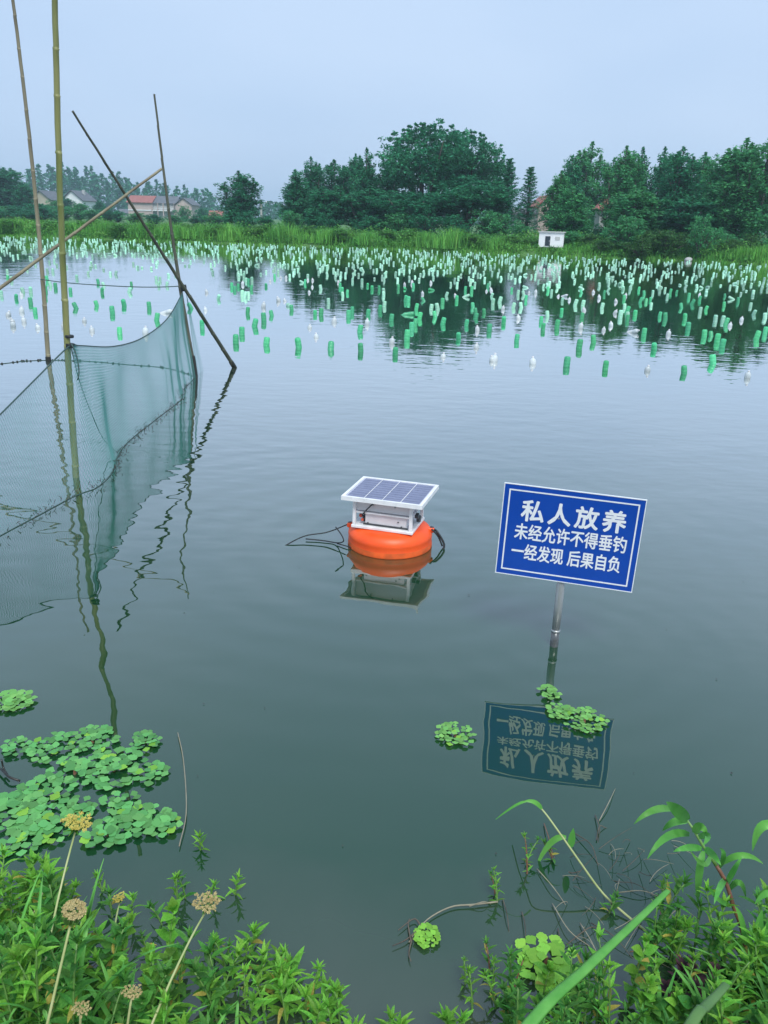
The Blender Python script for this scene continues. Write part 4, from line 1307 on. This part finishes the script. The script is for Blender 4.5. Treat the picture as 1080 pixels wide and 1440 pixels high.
rosette(600, 1318, 19, 8, 'small lime caltrop rosette caught on floating twigs', 'caltrop_lime')
rosette(795, 1395, 34, 11, 'low lime caltrop rosette behind the thick reed stalk', 'caltrop_lime', z=.01)

# ------------------------------------------------------------------ herbs of the near bank
def herb(base, h, label, group, m='herb', lean=(0, 0), nodes=8, per=2, leaf=.06, seed=0, stem='stem_green', tip=6, lib=None):
    lib = lib or LANCE
    r = random.Random(seed)
    t = thing('bank_herb', base, label, 'plant', group)
    top = Vector((lean[0], lean[1], h))
    path = bez((0, 0, -.03), (lean[0] * .25, lean[1] * .25, h * .6), top, 9)
    MB().tube(path, [.0032 - .0002 * i for i in range(9)], 6).build('stem', stem, t, True, off=(0, 0, 0))
    a0 = r.uniform(0, 6.28)
    for i in range(nodes):
        u = .15 + .85 * (i + .5) / nodes
        q = u * 8
        p = path[int(q)].lerp(path[min(8, int(q) + 1)], q - int(q))
        for j in range(per):
            a = a0 + i * 1.4 + 6.283 * j / per + r.uniform(-.3, .3)
            L = leaf * (1.1 - .35 * u) * r.uniform(.75, 1.2)
            put_leaf(t, r.choice(lib[m if r.random() > .07 or u > .75 else 'herb_yellow']), p, a, r.uniform(.1, .7) + .25 * u, L, r.uniform(-.4, .4), wide=r.uniform(.8, 1.15))
    for j in range(tip):
        a = a0 + 6.283 * j / tip + r.uniform(-.2, .2)
        put_leaf(t, r.choice(lib[m]), top, a, r.uniform(.6, 1.3), leaf * r.uniform(.45, .7), r.uniform(-.3, .3))
    return t
rh = random.Random(21)
def herb_patch(n, poly, hr, lr, label, group, mats=('herb',), z=.03, minx=-1e9, nodes=(6, 9), lib=None):
    for i in range(n):
        u, v = rh.random(), rh.random()
        x = poly[0] + (poly[2] - poly[0]) * u
        y = poly[1] + (poly[3] - poly[1]) * v
        p = water(x, y, z)
        p.z = max(0.0, ground_z(p.x, p.y))
        h = rh.uniform(*hr)
        herb(p, h, label, group, rh.choice(mats), (rh.gauss(0, .03), rh.gauss(.02, .03)), rh.randint(*nodes), rh.choice((2, 2, 3)), rh.uniform(*lr), rh.randrange(9999), lib=lib)
LB = 'bushy green herb with narrow leaves crowding the bank beneath the umbels'
GB = 'herbs crowding the bank beneath the umbels'
herb_patch(34, (-40, 1330, 120, 1560), (.14, .30), (.055, .085), LB, GB, ('herb', 'herb', 'herb_dark'))
herb_patch(20, (100, 1390, 330, 1580), (.10, .22), (.05, .075), LB, GB, ('herb', 'herb_dark', 'herb'))
herb_patch(14, (-30, 1250, 110, 1340), (.08, .18), (.045, .065), LB, GB, ('herb', 'herb', 'herb_dark'))
LW = 'small green herb standing out of the shallows between the umbels and open water'
GW = 'herbs standing in the shallows by the umbels'
for i, (x, y, h) in enumerate([(158, 1290, .07), (185, 1300, .08), (250, 1275, .09), (262, 1262, .08), (296, 1262, .06), (330, 1258, .06), (230, 1300, .06), (145, 1255, .05), (345, 1350, .05), (320, 1352, .05), (282, 1195, .05), (240, 1330, .06), (210, 1345, .06)]):
    p = water(x, y); p.z = max(0, ground_z(p.x, p.y))
    herb(p, h, LW, GW, 'herb' if i % 3 else 'herb_dark', (rh.gauss(0, .012), rh.gauss(0, .012)), 5, 2, rh.uniform(.028, .042), 100 + i)
LC = 'green herb rooted at the bottom of the slope below the open water'
GC = 'herbs along the middle of the bank'
for i, (x, y, h) in enumerate([(375, 1440, .10), (405, 1460, .12), (440, 1480, .13), (400, 1425, .07), (350, 1470, .12), (470, 1475, .10), (345, 1420, .08), (300, 1440, .1), (430, 1440, .08), (540, 1500, .12), (550, 1455, .06), (360, 1400, .07), (385, 1400, .08), (455, 1440, .09), (490, 1470, .08), (330, 1390, .07), (425, 1410, .06), (620, 1490, .09), (640, 1470, .07), (350, 1345, .05), (385, 1352, .06), (412, 1372, .06), (440, 1402, .07), (300, 1338, .06), (372, 1378, .07), (398, 1395, .08), (465, 1425, .07), (480, 1450, .1), (320, 1365, .08)]):
    p = water(x, y); p.z = max(0, ground_z(p.x, p.y))
    herb(p, h, LC, GC, 'herb', (rh.gauss(0, .02), rh.gauss(.0, .02)), 6, 2, rh.uniform(.04, .06), 200 + i)
LR = 'trailing dark green herb rising from the shallows near the arching grass'
GR = 'herbs in the shallows near the arching grass'
for i, (x, y, h, m) in enumerate([(742, 1230, .10, 'herb'), (738, 1215, .06, 'herb_dark'), (700, 1270, .09, 'herb'), (698, 1262, .05, 'herb_dark'), (655, 1385, .06, 'herb'), (692, 1392, .06, 'herb'), (690, 1370, .05, 'herb_dark'), (700, 1420, .08, 'herb'), (665, 1425, .09, 'herb'), (780, 1210, .05, 'herb_dark'), (930, 1260, .05, 'herb'), (855, 1285, .04, 'herb_dark'), (720, 1400, .08, 'herb')]):
    p = water(x, y)
    herb(p, h, LR, GR, m, (rh.gauss(0, .02), rh.gauss(.02, .015)), 7, 2, rh.uniform(.022, .036), 300 + i, 'stem_red' if i % 3 == 0 else 'stem_green')
LX = 'dense leafy herb at the foot of the red stemmed reed'
GX = 'herbs at the foot of the red stemmed reed'
herb_patch(40, (700, 1390, 1100, 1560), (.09, .24), (.035, .06), LX, GX, ('herb', 'herb_dark', 'herb_dark'))
herb_patch(24, (900, 1320, 1110, 1430), (.08, .22), (.04, .065), LX, GX, ('herb', 'herb_dark'))

herb_patch(16, (700, 1400, 1090, 1540), (.07, .16), (.03, .05), 'round leaved green herb in the thicket at the foot of the red stemmed reed', 'round leaved herbs at the foot of the reed', ('herb', 'herb_dark'), lib=ROUND)
herb_patch(9, (930, 1385, 1080, 1450), (.05, .12), (.03, .05), 'purple leaved herb in the thicket at the foot of the red stemmed reed', 'purple leaved herbs at the foot of the reed', ('herb_purple',), lib=ROUND, nodes=(4, 6))
herb_patch(14, (-20, 1330, 330, 1540), (.08, .2), (.035, .055), 'round leaved green herb scattered among narrow leaved ones under the umbels', 'round leaved herbs under the umbels', ('herb', 'herb_dark'), lib=ROUND)
# bright grass tufts on the near bank
def tuft(px, py, nb, h, label, group, seed, m='reed'):
    r_ = random.Random(seed)
    c = water(px, py, .05); c.z = max(0, ground_z(c.x, c.y))
    t = thing('grass_tuft', c, label, 'grass', group)
    for j in range(nb):
        a = r_.uniform(0, 6.28)
        L = h * r_.uniform(.6, 1.15)
        d = Vector((math.cos(a), math.sin(a), 0))
        p0 = c + d * r_.uniform(0, .02) - Vector((0, 0, .01))
        p1 = p0 + Vector((0, 0, L * .75)) + d * L * .12
        p2 = p0 + Vector((0, 0, L * r_.uniform(.55, .95))) + d * L * r_.uniform(.35, .8)
        blade_mesh(bez(p0, p1, p2, 8), r_.uniform(.006, .011), m, facing=Vector((-d.y, d.x, .3)).cross(Vector((0, 0, 1))).normalized() + Vector((0, 0, .6))).build('blade', m, t, True)
def blade_mesh(path, w, m, name='leaf', facing=None, fold=.25):
    mb = MB()
    vs, fs = [], []
    n = len(path)
    for i, p in enumerate(path):
        t = (path[min(i + 1, n - 1)] - path[max(i - 1, 0)]).normalized()
        f = facing or (CAM - p).normalized()
        s = t.cross(f).normalized()
        nr = s.cross(t).normalized()
        u = i / (n - 1)
        ww = w * .5 * (math.sin(math.pi * min(1, .12 + .88 * u ** .8))) ** .8 + .0006
        vs += [p - s * ww + nr * ww * fold, p, p + s * ww + nr * ww * fold]
    for i in range(n - 1):
        a = i * 3
        fs += [(a, a + 3, a + 4, a + 1), (a + 1, a + 4, a + 5, a + 2)]
    return mb.add(vs, fs)
for i, (px, py, nb, h) in enumerate([(20, 1430, 16, .26), (60, 1480, 16, .3), (-10, 1370, 14, .24), (140, 1470, 12, .2), (10, 1300, 12, .16), (90, 1400, 12, .2), (230, 1480, 12, .16), (330, 1470, 10, .14), (0, 1480, 18, .34), (110, 1500, 16, .3), (45, 1400, 14, .28), (180, 1480, 12, .22), (280, 1490, 12, .2)]):
    tuft(px, py, nb, h, 'bright green grass tuft with arching blades among the bank herbs under the umbels', 'grass tufts under the umbels', 40 + i)
for i, (px, py, nb, h) in enumerate([(800, 1480, 12, .14), (880, 1470, 12, .16), (1000, 1450, 14, .2), (1060, 1400, 14, .22), (1090, 1470, 14, .24), (930, 1430, 10, .14)]):
    tuft(px, py, nb, h, 'green grass tuft with arching blades around the dull reed stalk', 'grass tufts around the dull reed stalk', 60 + i)
# specks of weed and scum on the water
def specks():
    n = 80
    x = rng.uniform(-2.2, 2.6, n); y = rng.uniform(1.7, 7.5, n) ** 1.0
    C = np.stack([x, y, np.full(n, .004)], 1)
    V, Fc = leaf_quads(C, .0045, 30, .5)
    o = link('floating_specks', np_mesh('floating_specks', 'debris', V, Fc))
    o['kind'] = 'stuff'
    tag(o, 'tiny dark specks of weed scattered on the water', 'specks')
specks()

# low ground cover and litter of the near bank
def ground_cover():
    n = 5200
    x = np.concatenate([rng.uniform(-1.25, -.30, n // 2), rng.uniform(.2, 1.35, n // 2)])
    y = rng.uniform(.9, 1.95, n)
    keep, z = [], []
    for a, b in zip(x, y):
        g = ground_z(a, b)
        ok = g > -.035
        keep.append(ok); z.append(max(g, 0) + rng.uniform(0, .035))
    keep = np.array(keep)
    C = np.stack([x, y, np.array(z)], 1)[keep]
    V, Fc = leaf_quads(C, .011, .8, .5)
    o = link('ground_cover', np_mesh('ground_cover', 'leaf_light', V, Fc))
    o['kind'] = 'stuff'
    tag(o, 'carpet of tiny green leaves covering the wet bank soil', 'ground cover')
    mb = MB()
    for q in range(420):
        side = rh.random() < .5
        a = rh.uniform(-1.2, -.3) if side else rh.uniform(.25, 1.3)
        b = rh.uniform(1.0, 1.9)
        g = ground_z(a, b)
        if g < -.05: continue
        p = Vector((a, b, max(0, g) + rh.uniform(.0, .02)))
        an = rh.uniform(0, 6.28); L = rh.uniform(.03, .14)
        e = p + Vector((math.cos(an) * L, math.sin(an) * L, rh.uniform(-.005, .03)))
        mb.tube([p, (p + e) / 2 + Vector((0, 0, rh.uniform(-.004, .008))), e], [.0018, .0015, .0007], 4)
    o = mb.build('plant_litter', 'twig')
    o['kind'] = 'stuff'
    tag(o, 'brown dead stems littering the edge of the bank', 'litter')
ground_cover()

# ------------------------------------------------------------------ umbels
def umbel(head_px, Y, rpx, base_px, m, label, closed=False, seed=0, bend=None):
    r = random.Random(seed)
    hd = at_y(*head_px, Y)
    depth = (hd - CAM).dot(CR @ Vector((0, 0, -1)))
    R_ = rpx * .88 * depth / F
    bp = water(*base_px, .12)
    bp.z = max(0.0, ground_z(bp.x, bp.y))
    t = thing('umbel_plant', bp, label, 'plant')
    mid = bp.lerp(hd, .5) + Vector((r.uniform(-.03, .03), 0, .05))
    if bend: mid = at_y(*bend, (bp.y + hd.y) / 2)
    path = bez(bp - Vector((0, 0, .02)), mid, hd - Vector((0, 0, R_ * .9)), 14)
    MB().tube(path, [.0032 - .00008 * i for i in range(14)], 7).build('stem', 'stem_straw', t, True)
    root = path[-1]
    ax = (Vector((r.uniform(-.25, .35), r.uniform(-.1, .25), 1))).normalized()
    head = MB(); rays = MB()
    nr = 28
    tx = ax.cross(Vector((1, 0, 0))).normalized(); ty = ax.cross(tx)
    for j in range(nr):
        rad = math.sqrt((j + .5) / nr)
        a = j * 2.39996
        th = rad * (.95 if not closed else 1.25)
        if closed:
            e = root + (tx * math.cos(a) + ty * math.sin(a)) * R_ * (.55 + .35 * math.sin(rad * 3)) * rad + ax * R_ * (1.7 - .3 * rad)
            pm = root + (tx * math.cos(a) + ty * math.sin(a)) * R_ * 1.05 * rad + ax * R_ * .8
        else:
            e = root + (tx * math.cos(a) + ty * math.sin(a)) * R_ * rad * 1.12 * r.uniform(.88, 1.1) + ax * R_ * (.80 + .12 * rad * rad + r.uniform(-.1, .1))
            pm = root + (tx * math.cos(a) + ty * math.sin(a)) * R_ * .42 * rad + ax * R_ * .5
        rays.tube(bez(root, pm, e, 5), [.0011, .001, .0009, .0008, .0007], 4, False)
        nb = 34
        for q in range(nb):
            d = Vector((r.gauss(0, 1), r.gauss(0, 1), r.gauss(.2, .4))).normalized() * R_ * r.uniform(.03, .18)
            c = e + d
            s = R_ * r.uniform(.035, .065)
            vs = [c + Vector(v) * s for v in ((1, 0, 0), (-1, 0, 0), (0, 1, 0), (0, -1, 0), (0, 0, 1.2), (0, 0, -1.2))]
            head.add(vs, [(0, 2, 4), (2, 1, 4), (1, 3, 4), (3, 0, 4), (2, 0, 5), (1, 2, 5), (3, 1, 5), (0, 3, 5)])
    rays.build('rays', 'stem_green', t)
    head.build('seed_head', m, t)
    for j in range(7):                                # bracts under the head
        a = 6.283 * j / 7
        put_leaf(t, LANCE['herb'][1], root - t.location, a, .5, R_ * .9)
umbel((104, 1157), 1.62, 21, (35, 1560), 'umbel_yellow', 'large yellow umbel above the floating caltrop mat', seed=1, bend=(60, 1330))
umbel((97, 1285), 1.08, 25, (20, 1760), 'umbel_tan', 'brown closed umbel curled like a bird nest on a straw stem', True, 2, bend=(62, 1460))
umbel((290, 1268), 1.5, 20, (150, 1600), 'umbel_tan', 'tan open umbel leaning over the shallows on a long straw stem', seed=3, bend=(245, 1350))
umbel((168, 1262), 1.72, 10, (150, 1440), 'umbel_yellow', 'very small yellow umbel among the shallow water herbs', seed=4)
umbel((184, 1396), 1.12, 14, (160, 1600), 'umbel_tan', 'small tan umbel low among the bank herbs', seed=5)
umbel((112, 1418), 1.08, 13, (100, 1600), 'umbel_tan', 'half opened tan umbel deep among the bank herbs', seed=6)
# bare straw stems between the herbs
ls = 'bare straw coloured stem slanting up out of the bank herbs'
for (x0, y0), (x1, y1), Yt in [((-10, 1480), (22, 1330), 1.45), ((30, 1330), (79, 1222), 1.7), ((-20, 1420), (30, 1325), 1.5), ((-30, 1330), (25, 1385), 1.4)]:
    b_ = water(x0, y0, .05); e_ = at_y(x1, y1, Yt)
    tag(MB().tube(bez(b_, b_.lerp(e_, .5) + Vector((.0, 0, .03)), e_, 8), [.0028, .0027, .0026, .0025, .0023, .002, .0017, .001], 6).build('straw_stem', 'stem_straw', smooth=True), ls, 'plant stem', 'bare straw stems among the bank herbs')

# ------------------------------------------------------------------ grass blades, reeds
zo, zs = (660, 1080), 2.571
def q6(x, y): return (zo[0] + x / zs, zo[1] + y / zs)
def red_reed():
    Yr = 1.62
    sp = [(1010, 700), (985, 580), (955, 500), (930, 420), (895, 355), (850, 290), (812, 225), (785, 185)]
    P = [at_y(*q6(x, y), Yr + .02 * i) for i, (x, y) in enumerate(sp)]
    base = P[0].copy(); base.z = max(.0, ground_z(base.x, base.y))
    t = thing('reed', base, 'leafy reed with red brown lower stem leaning over the pond', 'reed')
    path = spline([base - Vector((0, 0, .02))] + P[1:], 20)
    MB().tube(path[:12], [.0062 - .0001 * i for i in range(12)], 8).build('lower_stem', 'stem_red', t, True)
    MB().tube(path[11:], [.005 - .0003 * i for i in range(9)], 8).build('upper_stem', 'stem_green', t, True)
    LV = [((790, 188), (748, 150), (712, 122), .030), ((735, 150), (665, 145), (596, 202), .016), ((788, 192), (740, 190), (698, 228), .018),
          ((795, 240), (715, 235), (644, 328), .018), ((840, 292), (790, 285), (738, 302), .016), ((846, 300), (828, 390), (826, 495), .018),
          ((852, 292), (880, 310), (910, 352), .016), ((815, 235), (835, 205), (860, 238), .022), ((915, 345), (990, 305), (1062, 346), .015),
          ((925, 402), (905, 430), (885, 492), .014), ((930, 420), (955, 370), (985, 322), .013), ((905, 360), (925, 310), (905, 290), .011), ((830, 250), (870, 240), (845, 280), .016),
          ((870, 320), (850, 360), (800, 300), .012), ((940, 440), (980, 400), (1000, 470), .014), ((955, 500), (900, 480), (860, 420), .011)]
    for i, (a, b, c, w) in enumerate(LV):
        k = Yr + .08 - .0
        p0, p1, p2 = at_y(*q6(*a), Yr + .09), at_y(*q6(*b), Yr + .05 * ((i % 3) - 1)), at_y(*q6(*c), Yr + .09 * ((i % 3) - 1))
        blade_mesh(bez(p0, p1 + (p1 - (p0 + p2) / 2) * .5, p2, 9), w, 'reed').build('leaf', 'reed', t, True)
red_reed()
def edge_reed():
    base = water(1120, 1350); base.z = max(0, ground_z(base.x, base.y))
    t = thing('reed', base, 'reed at the bank edge with arching leaves and hidden stem beside the red stemmed one', 'reed')
    top = at_y(*q6(1110, 190), 1.6)
    MB().tube(bez(base, base.lerp(top, .5) + Vector((.03, 0, 0)), top, 10), .0045, 8).build('stem', 'stem_green', t, True)
    for a, b, c, w in [((1110, 215), (1050, 200), (1024, 300), .020), ((1105, 455), (1070, 450), (1032, 492), .014), ((1052, 640), (1045, 580), (1060, 512), .022), ((1080, 700), (1060, 640), (1085, 540), .018), ((1105, 560), (1060, 590), (1040, 650), .014), ((1000, 640), (985, 540), (960, 500), .012)]:
        p0, p1, p2 = [at_y(*q6(*v), 1.55) for v in (a, b, c)]
        blade_mesh(bez(p0, p1 + (p1 - (p0 + p2) / 2) * .5, p2, 9), w, 'reed').build('leaf', 'reed', t, True)
edge_reed()
def arching_grass():
    Yr = 1.7
    sp = [(640, 600), (560, 525), (480, 450), (400, 340), (330, 240), (270, 158), (240, 132), (205, 120), (170, 132)]
    P = [at_y(*q6(x, y), Yr + .05 * i) for i, (x, y) in enumerate(sp)]
    base = P[0].copy(); base.z = max(0, ground_z(base.x, base.y))
    t = thing('arching_grass', base, 'single pale grass stalk arching over the water with two leaves', 'grass')
    path = spline([base] + P[1:], 26)
    MB().tube(path, [.0034 - .00006 * i for i in range(26)], 6).build('stalk', 'stem_straw', t, True)
    for a, b, c, w in [((350, 250), (290, 262), (236, 372), .017), ((365, 285), (372, 250), (376, 218), .020), ((205, 122), (170, 130), (95, 186), .006), ((262, 148), (235, 118), (195, 122), .012)]:
        p0, p1, p2 = [at_y(*q6(*v), Yr + .25) for v in (a, b, c)]
        blade_mesh(bez(p0, p1 + (p1 - (p0 + p2) / 2) * .5, p2, 9), w, 'reed').build('leaf', 'reed', t, True)
arching_grass()
def stalk(a, ya, b, yb, ra, rb_, m, label):
    p0, p1 = at_y(*a, ya), at_y(*b, yb)
    d = p1 - p0
    # grow down to the ground behind the frame edge
    g = p0 - d.normalized() * .0
    while g.z > ground_z(g.x, g.y) and g.y > -.4 and (g - p0).length < 1.0:
        g = g - d.normalized() * .04 - Vector((0, 0, .02))
    t = thing('cut_reed_stalk', g, label, 'reed stalk')
    path = spline([g, g.lerp(p0, .5) + Vector((0, 0, .015)), p0, p0.lerp(p1, .35) + Vector((0, 0, .004)), p0.lerp(p1, .7), p1 - d * .03, p1], 34)
    rad = []
    for i in range(34):
        u = i / 33
        rr = ra + (rb_ - ra) * max(0, (u - .25) / .75) ** .8
        if u > .86: rr *= 1 - ((u - .86) / .14) ** 1.6 * .88
        rad.append(rr * (1.05 if i % 9 == 0 else 1))
    sm = MB().tube(path, rad, 20, squash=.34)
    cen = [Vector((0, 0, 0))] * len(path)
    for i, c_ in enumerate(path):                     # long ridges along the stalk
        for k in range(20):
            v = Vector(sm.v[i * 20 + k])
            sm.v[i * 20 + k] = tuple(c_ + (v - c_) * (1.0 if k % 2 else .86))
    sm.build('stalk', m, t, True)
    # sheath ridge down the middle
    return t
s1 = stalk((745, 1440), 1.06, (940, 1252), 1.42, .0140, .0048, 'reed_stalk', 'thick bright green reed stalk slanting up across the bank')
s2 = stalk((972, 1440), 1.08, (1022, 1384), 1.2, .0115, .007, 'reed_stalk_old', 'short dull green reed stalk beside the herbs of the bank')
# little leaf tuft at the tip of the thick stalk
tp = at_y(935, 1240, 1.62)
herb(Vector((tp.x, tp.y, max(0, ground_z(tp.x, tp.y)))), max(.08, tp.z * .6), 'green herb standing behind the tip of the thick reed stalk', None, 'herb', (0, .02), 6, 2, .035, 777)
# dead twigs on the water
tw = 'thin dead twig lying in the shallows'
TW = [([(300, 490), (360, 600), (440, 640), (470, 670)], 'twig_pale'), ([(380, 235), (440, 290), (470, 350), (520, 400), (600, 430), (680, 470)], 'twig'), ([(350, 640), (430, 590), (480, 570), (570, 540)], 'twig'),
      ([(470, 190), (505, 130), (530, 65)], 'twig_pale'), ([(460, 260), (470, 220), (500, 210), (550, 190)], 'twig'), ([(245, 365), (300, 440), (350, 490), (380, 550)], 'twig_pale'),
      ([(270, 200), (285, 260), (310, 320), (360, 370), (400, 385)], 'stem_red'), ([(0, 500), (50, 495), (80, 485)], 'twig_pale'), ([(190, 520), (200, 580), (205, 650)], 'twig'), ([(320, 580), (330, 640)], 'twig'),
      ([(580, 665), (640, 670), (720, 680)], 'stem_red'), ([(690, 520), (710, 600), (740, 700)], 'stem_red'), ([(540, 450), (620, 455), (690, 458)], 'twig_pale'), ([(440, 560), (520, 620), (600, 690)], 'twig'), ([(455, 170), (470, 230), (465, 265)], 'twig'), ([(400, 560), (440, 640), (490, 720)], 'twig_pale'), ([(700, 560), (760, 520), (830, 540)], 'twig_pale'), ([(120, 470), (135, 540), (145, 590)], 'twig')]
for pts, m in TW:
    P = [water(*q6(*p), .006) + Vector((0, 0, .012 * math.sin(i * 1.9))) for i, p in enumerate(pts)]
    k = 4 * len(P)
    tag(MB().tube(spline(P, k), [.0017 - .001 * i / k for i in range(k)], 5).build('twig', m, smooth=True), tw + (', reddish' if m == 'stem_red' else ', pale' if m == 'twig_pale' else ', dark'), 'twig', {'stem_red': 'reddish', 'twig_pale': 'pale', 'twig': 'dark'}[m] + ' twigs in the shallows')
for q in range(34):
    x, y = rh.uniform(330, 760), rh.uniform(250, 640)
    a = rh.uniform(-.9, .9) + (math.pi / 2 if rh.random() < .4 else 0)
    L = rh.uniform(40, 130)
    p0 = water(*q6(x, y), .004); p2 = water(*q6(x + math.cos(a) * L, y + math.sin(a) * L), .004) + Vector((0, 0, rh.uniform(.0, .06)))
    p1 = (p0 + p2) / 2 + Vector((rh.gauss(0, .012), rh.gauss(0, .012), .012))
    tag(MB().tube(bez(p0, p1, p2, 7), [.0011, .001, .001, .0009, .0008, .0007, .0005], 4).build('dead_stalk', 'twig_pale' if q % 3 else 'twig'), 'hair thin dead stalk in the tangle under the arching grass, ' + ('pale' if q % 3 else 'dark'), 'plant stem', ('pale' if q % 3 else 'dark') + ' stalks in the tangle')
vine = [(700, 1268), (665, 1272), (635, 1275), (605, 1290), (585, 1310), (575, 1325)]
t = thing('floating_branch', water(575, 1325), 'pale branching twig floating beside the small lime rosette', 'twig')
MB().tube(spline([water(*p, .008) for p in vine], 20), [.0026 - .00007 * i for i in range(20)], 6).build('branch', 'twig_pale', t, True)
for pts in ([(585, 1310), (570, 1322), (552, 1330)], [(580, 1318), (575, 1340), (578, 1352)], [(592, 1302), (582, 1292), (560, 1308)], [(578, 1325), (574, 1300), (576, 1292)]):
    MB().tube(spline([water(*p, .01) for p in pts], 8), [.0025 - .0002 * i for i in range(8)], 5).build('side_twig', 'twig', t, True)
dt = 'crooked dark twig sticking out of the water at the caltrop mat'
t = thing('dead_branch', water(12, 1095), dt, 'twig')
MB().tube(spline([water(-20, 1070), water(2, 1082, .02), water(12, 1092, .02), water(28, 1098, .01)], 12), .004, 6).build('branch', 'wet_dark', t, True)
MB().tube(spline([water(2, 1068, .05), water(5, 1080, .02), water(12, 1092, .01)], 8), .003, 6).build('side_twig', 'wet_dark', t, True)
# one long bent stem by the floating mat
tag(MB().tube(spline([water(250, 1030, .01), water(258, 1070, .012), water(262, 1140, .012), water(252, 1190, .01)], 20), .0018, 5).build('drifting_stem', 'twig_pale', smooth=True), 'long thin pale stem drifting beside the caltrop mat', 'plant stem')

# ------------------------------------------------------------------ haze
def haze():
    m = bpy.data.materials.new('haze')
    m.use_nodes = True
    n = m.node_tree
    n.nodes.clear()
    o_ = n.nodes.new('ShaderNodeOutputMaterial')
    v = n.nodes.new('ShaderNodeVolumePrincipled')
    v.inputs['Color'].default_value = (.66, .90, 1.0, 1)
    v.inputs['Density'].default_value = HAZE
    v.inputs['Anisotropy'].default_value = .2
    n.links.new(v.outputs[0], o_.inputs['Volume'])
    M['haze'] = m
    b = MB().box((0, 320, 7.5), (1240, 700, 19.5)).build('haze', 'haze')
    b['kind'] = 'stuff'
    tag(b, 'thin bluish haze in the air over the pond', 'haze')
HAZE = .0009
if HAZE: haze()
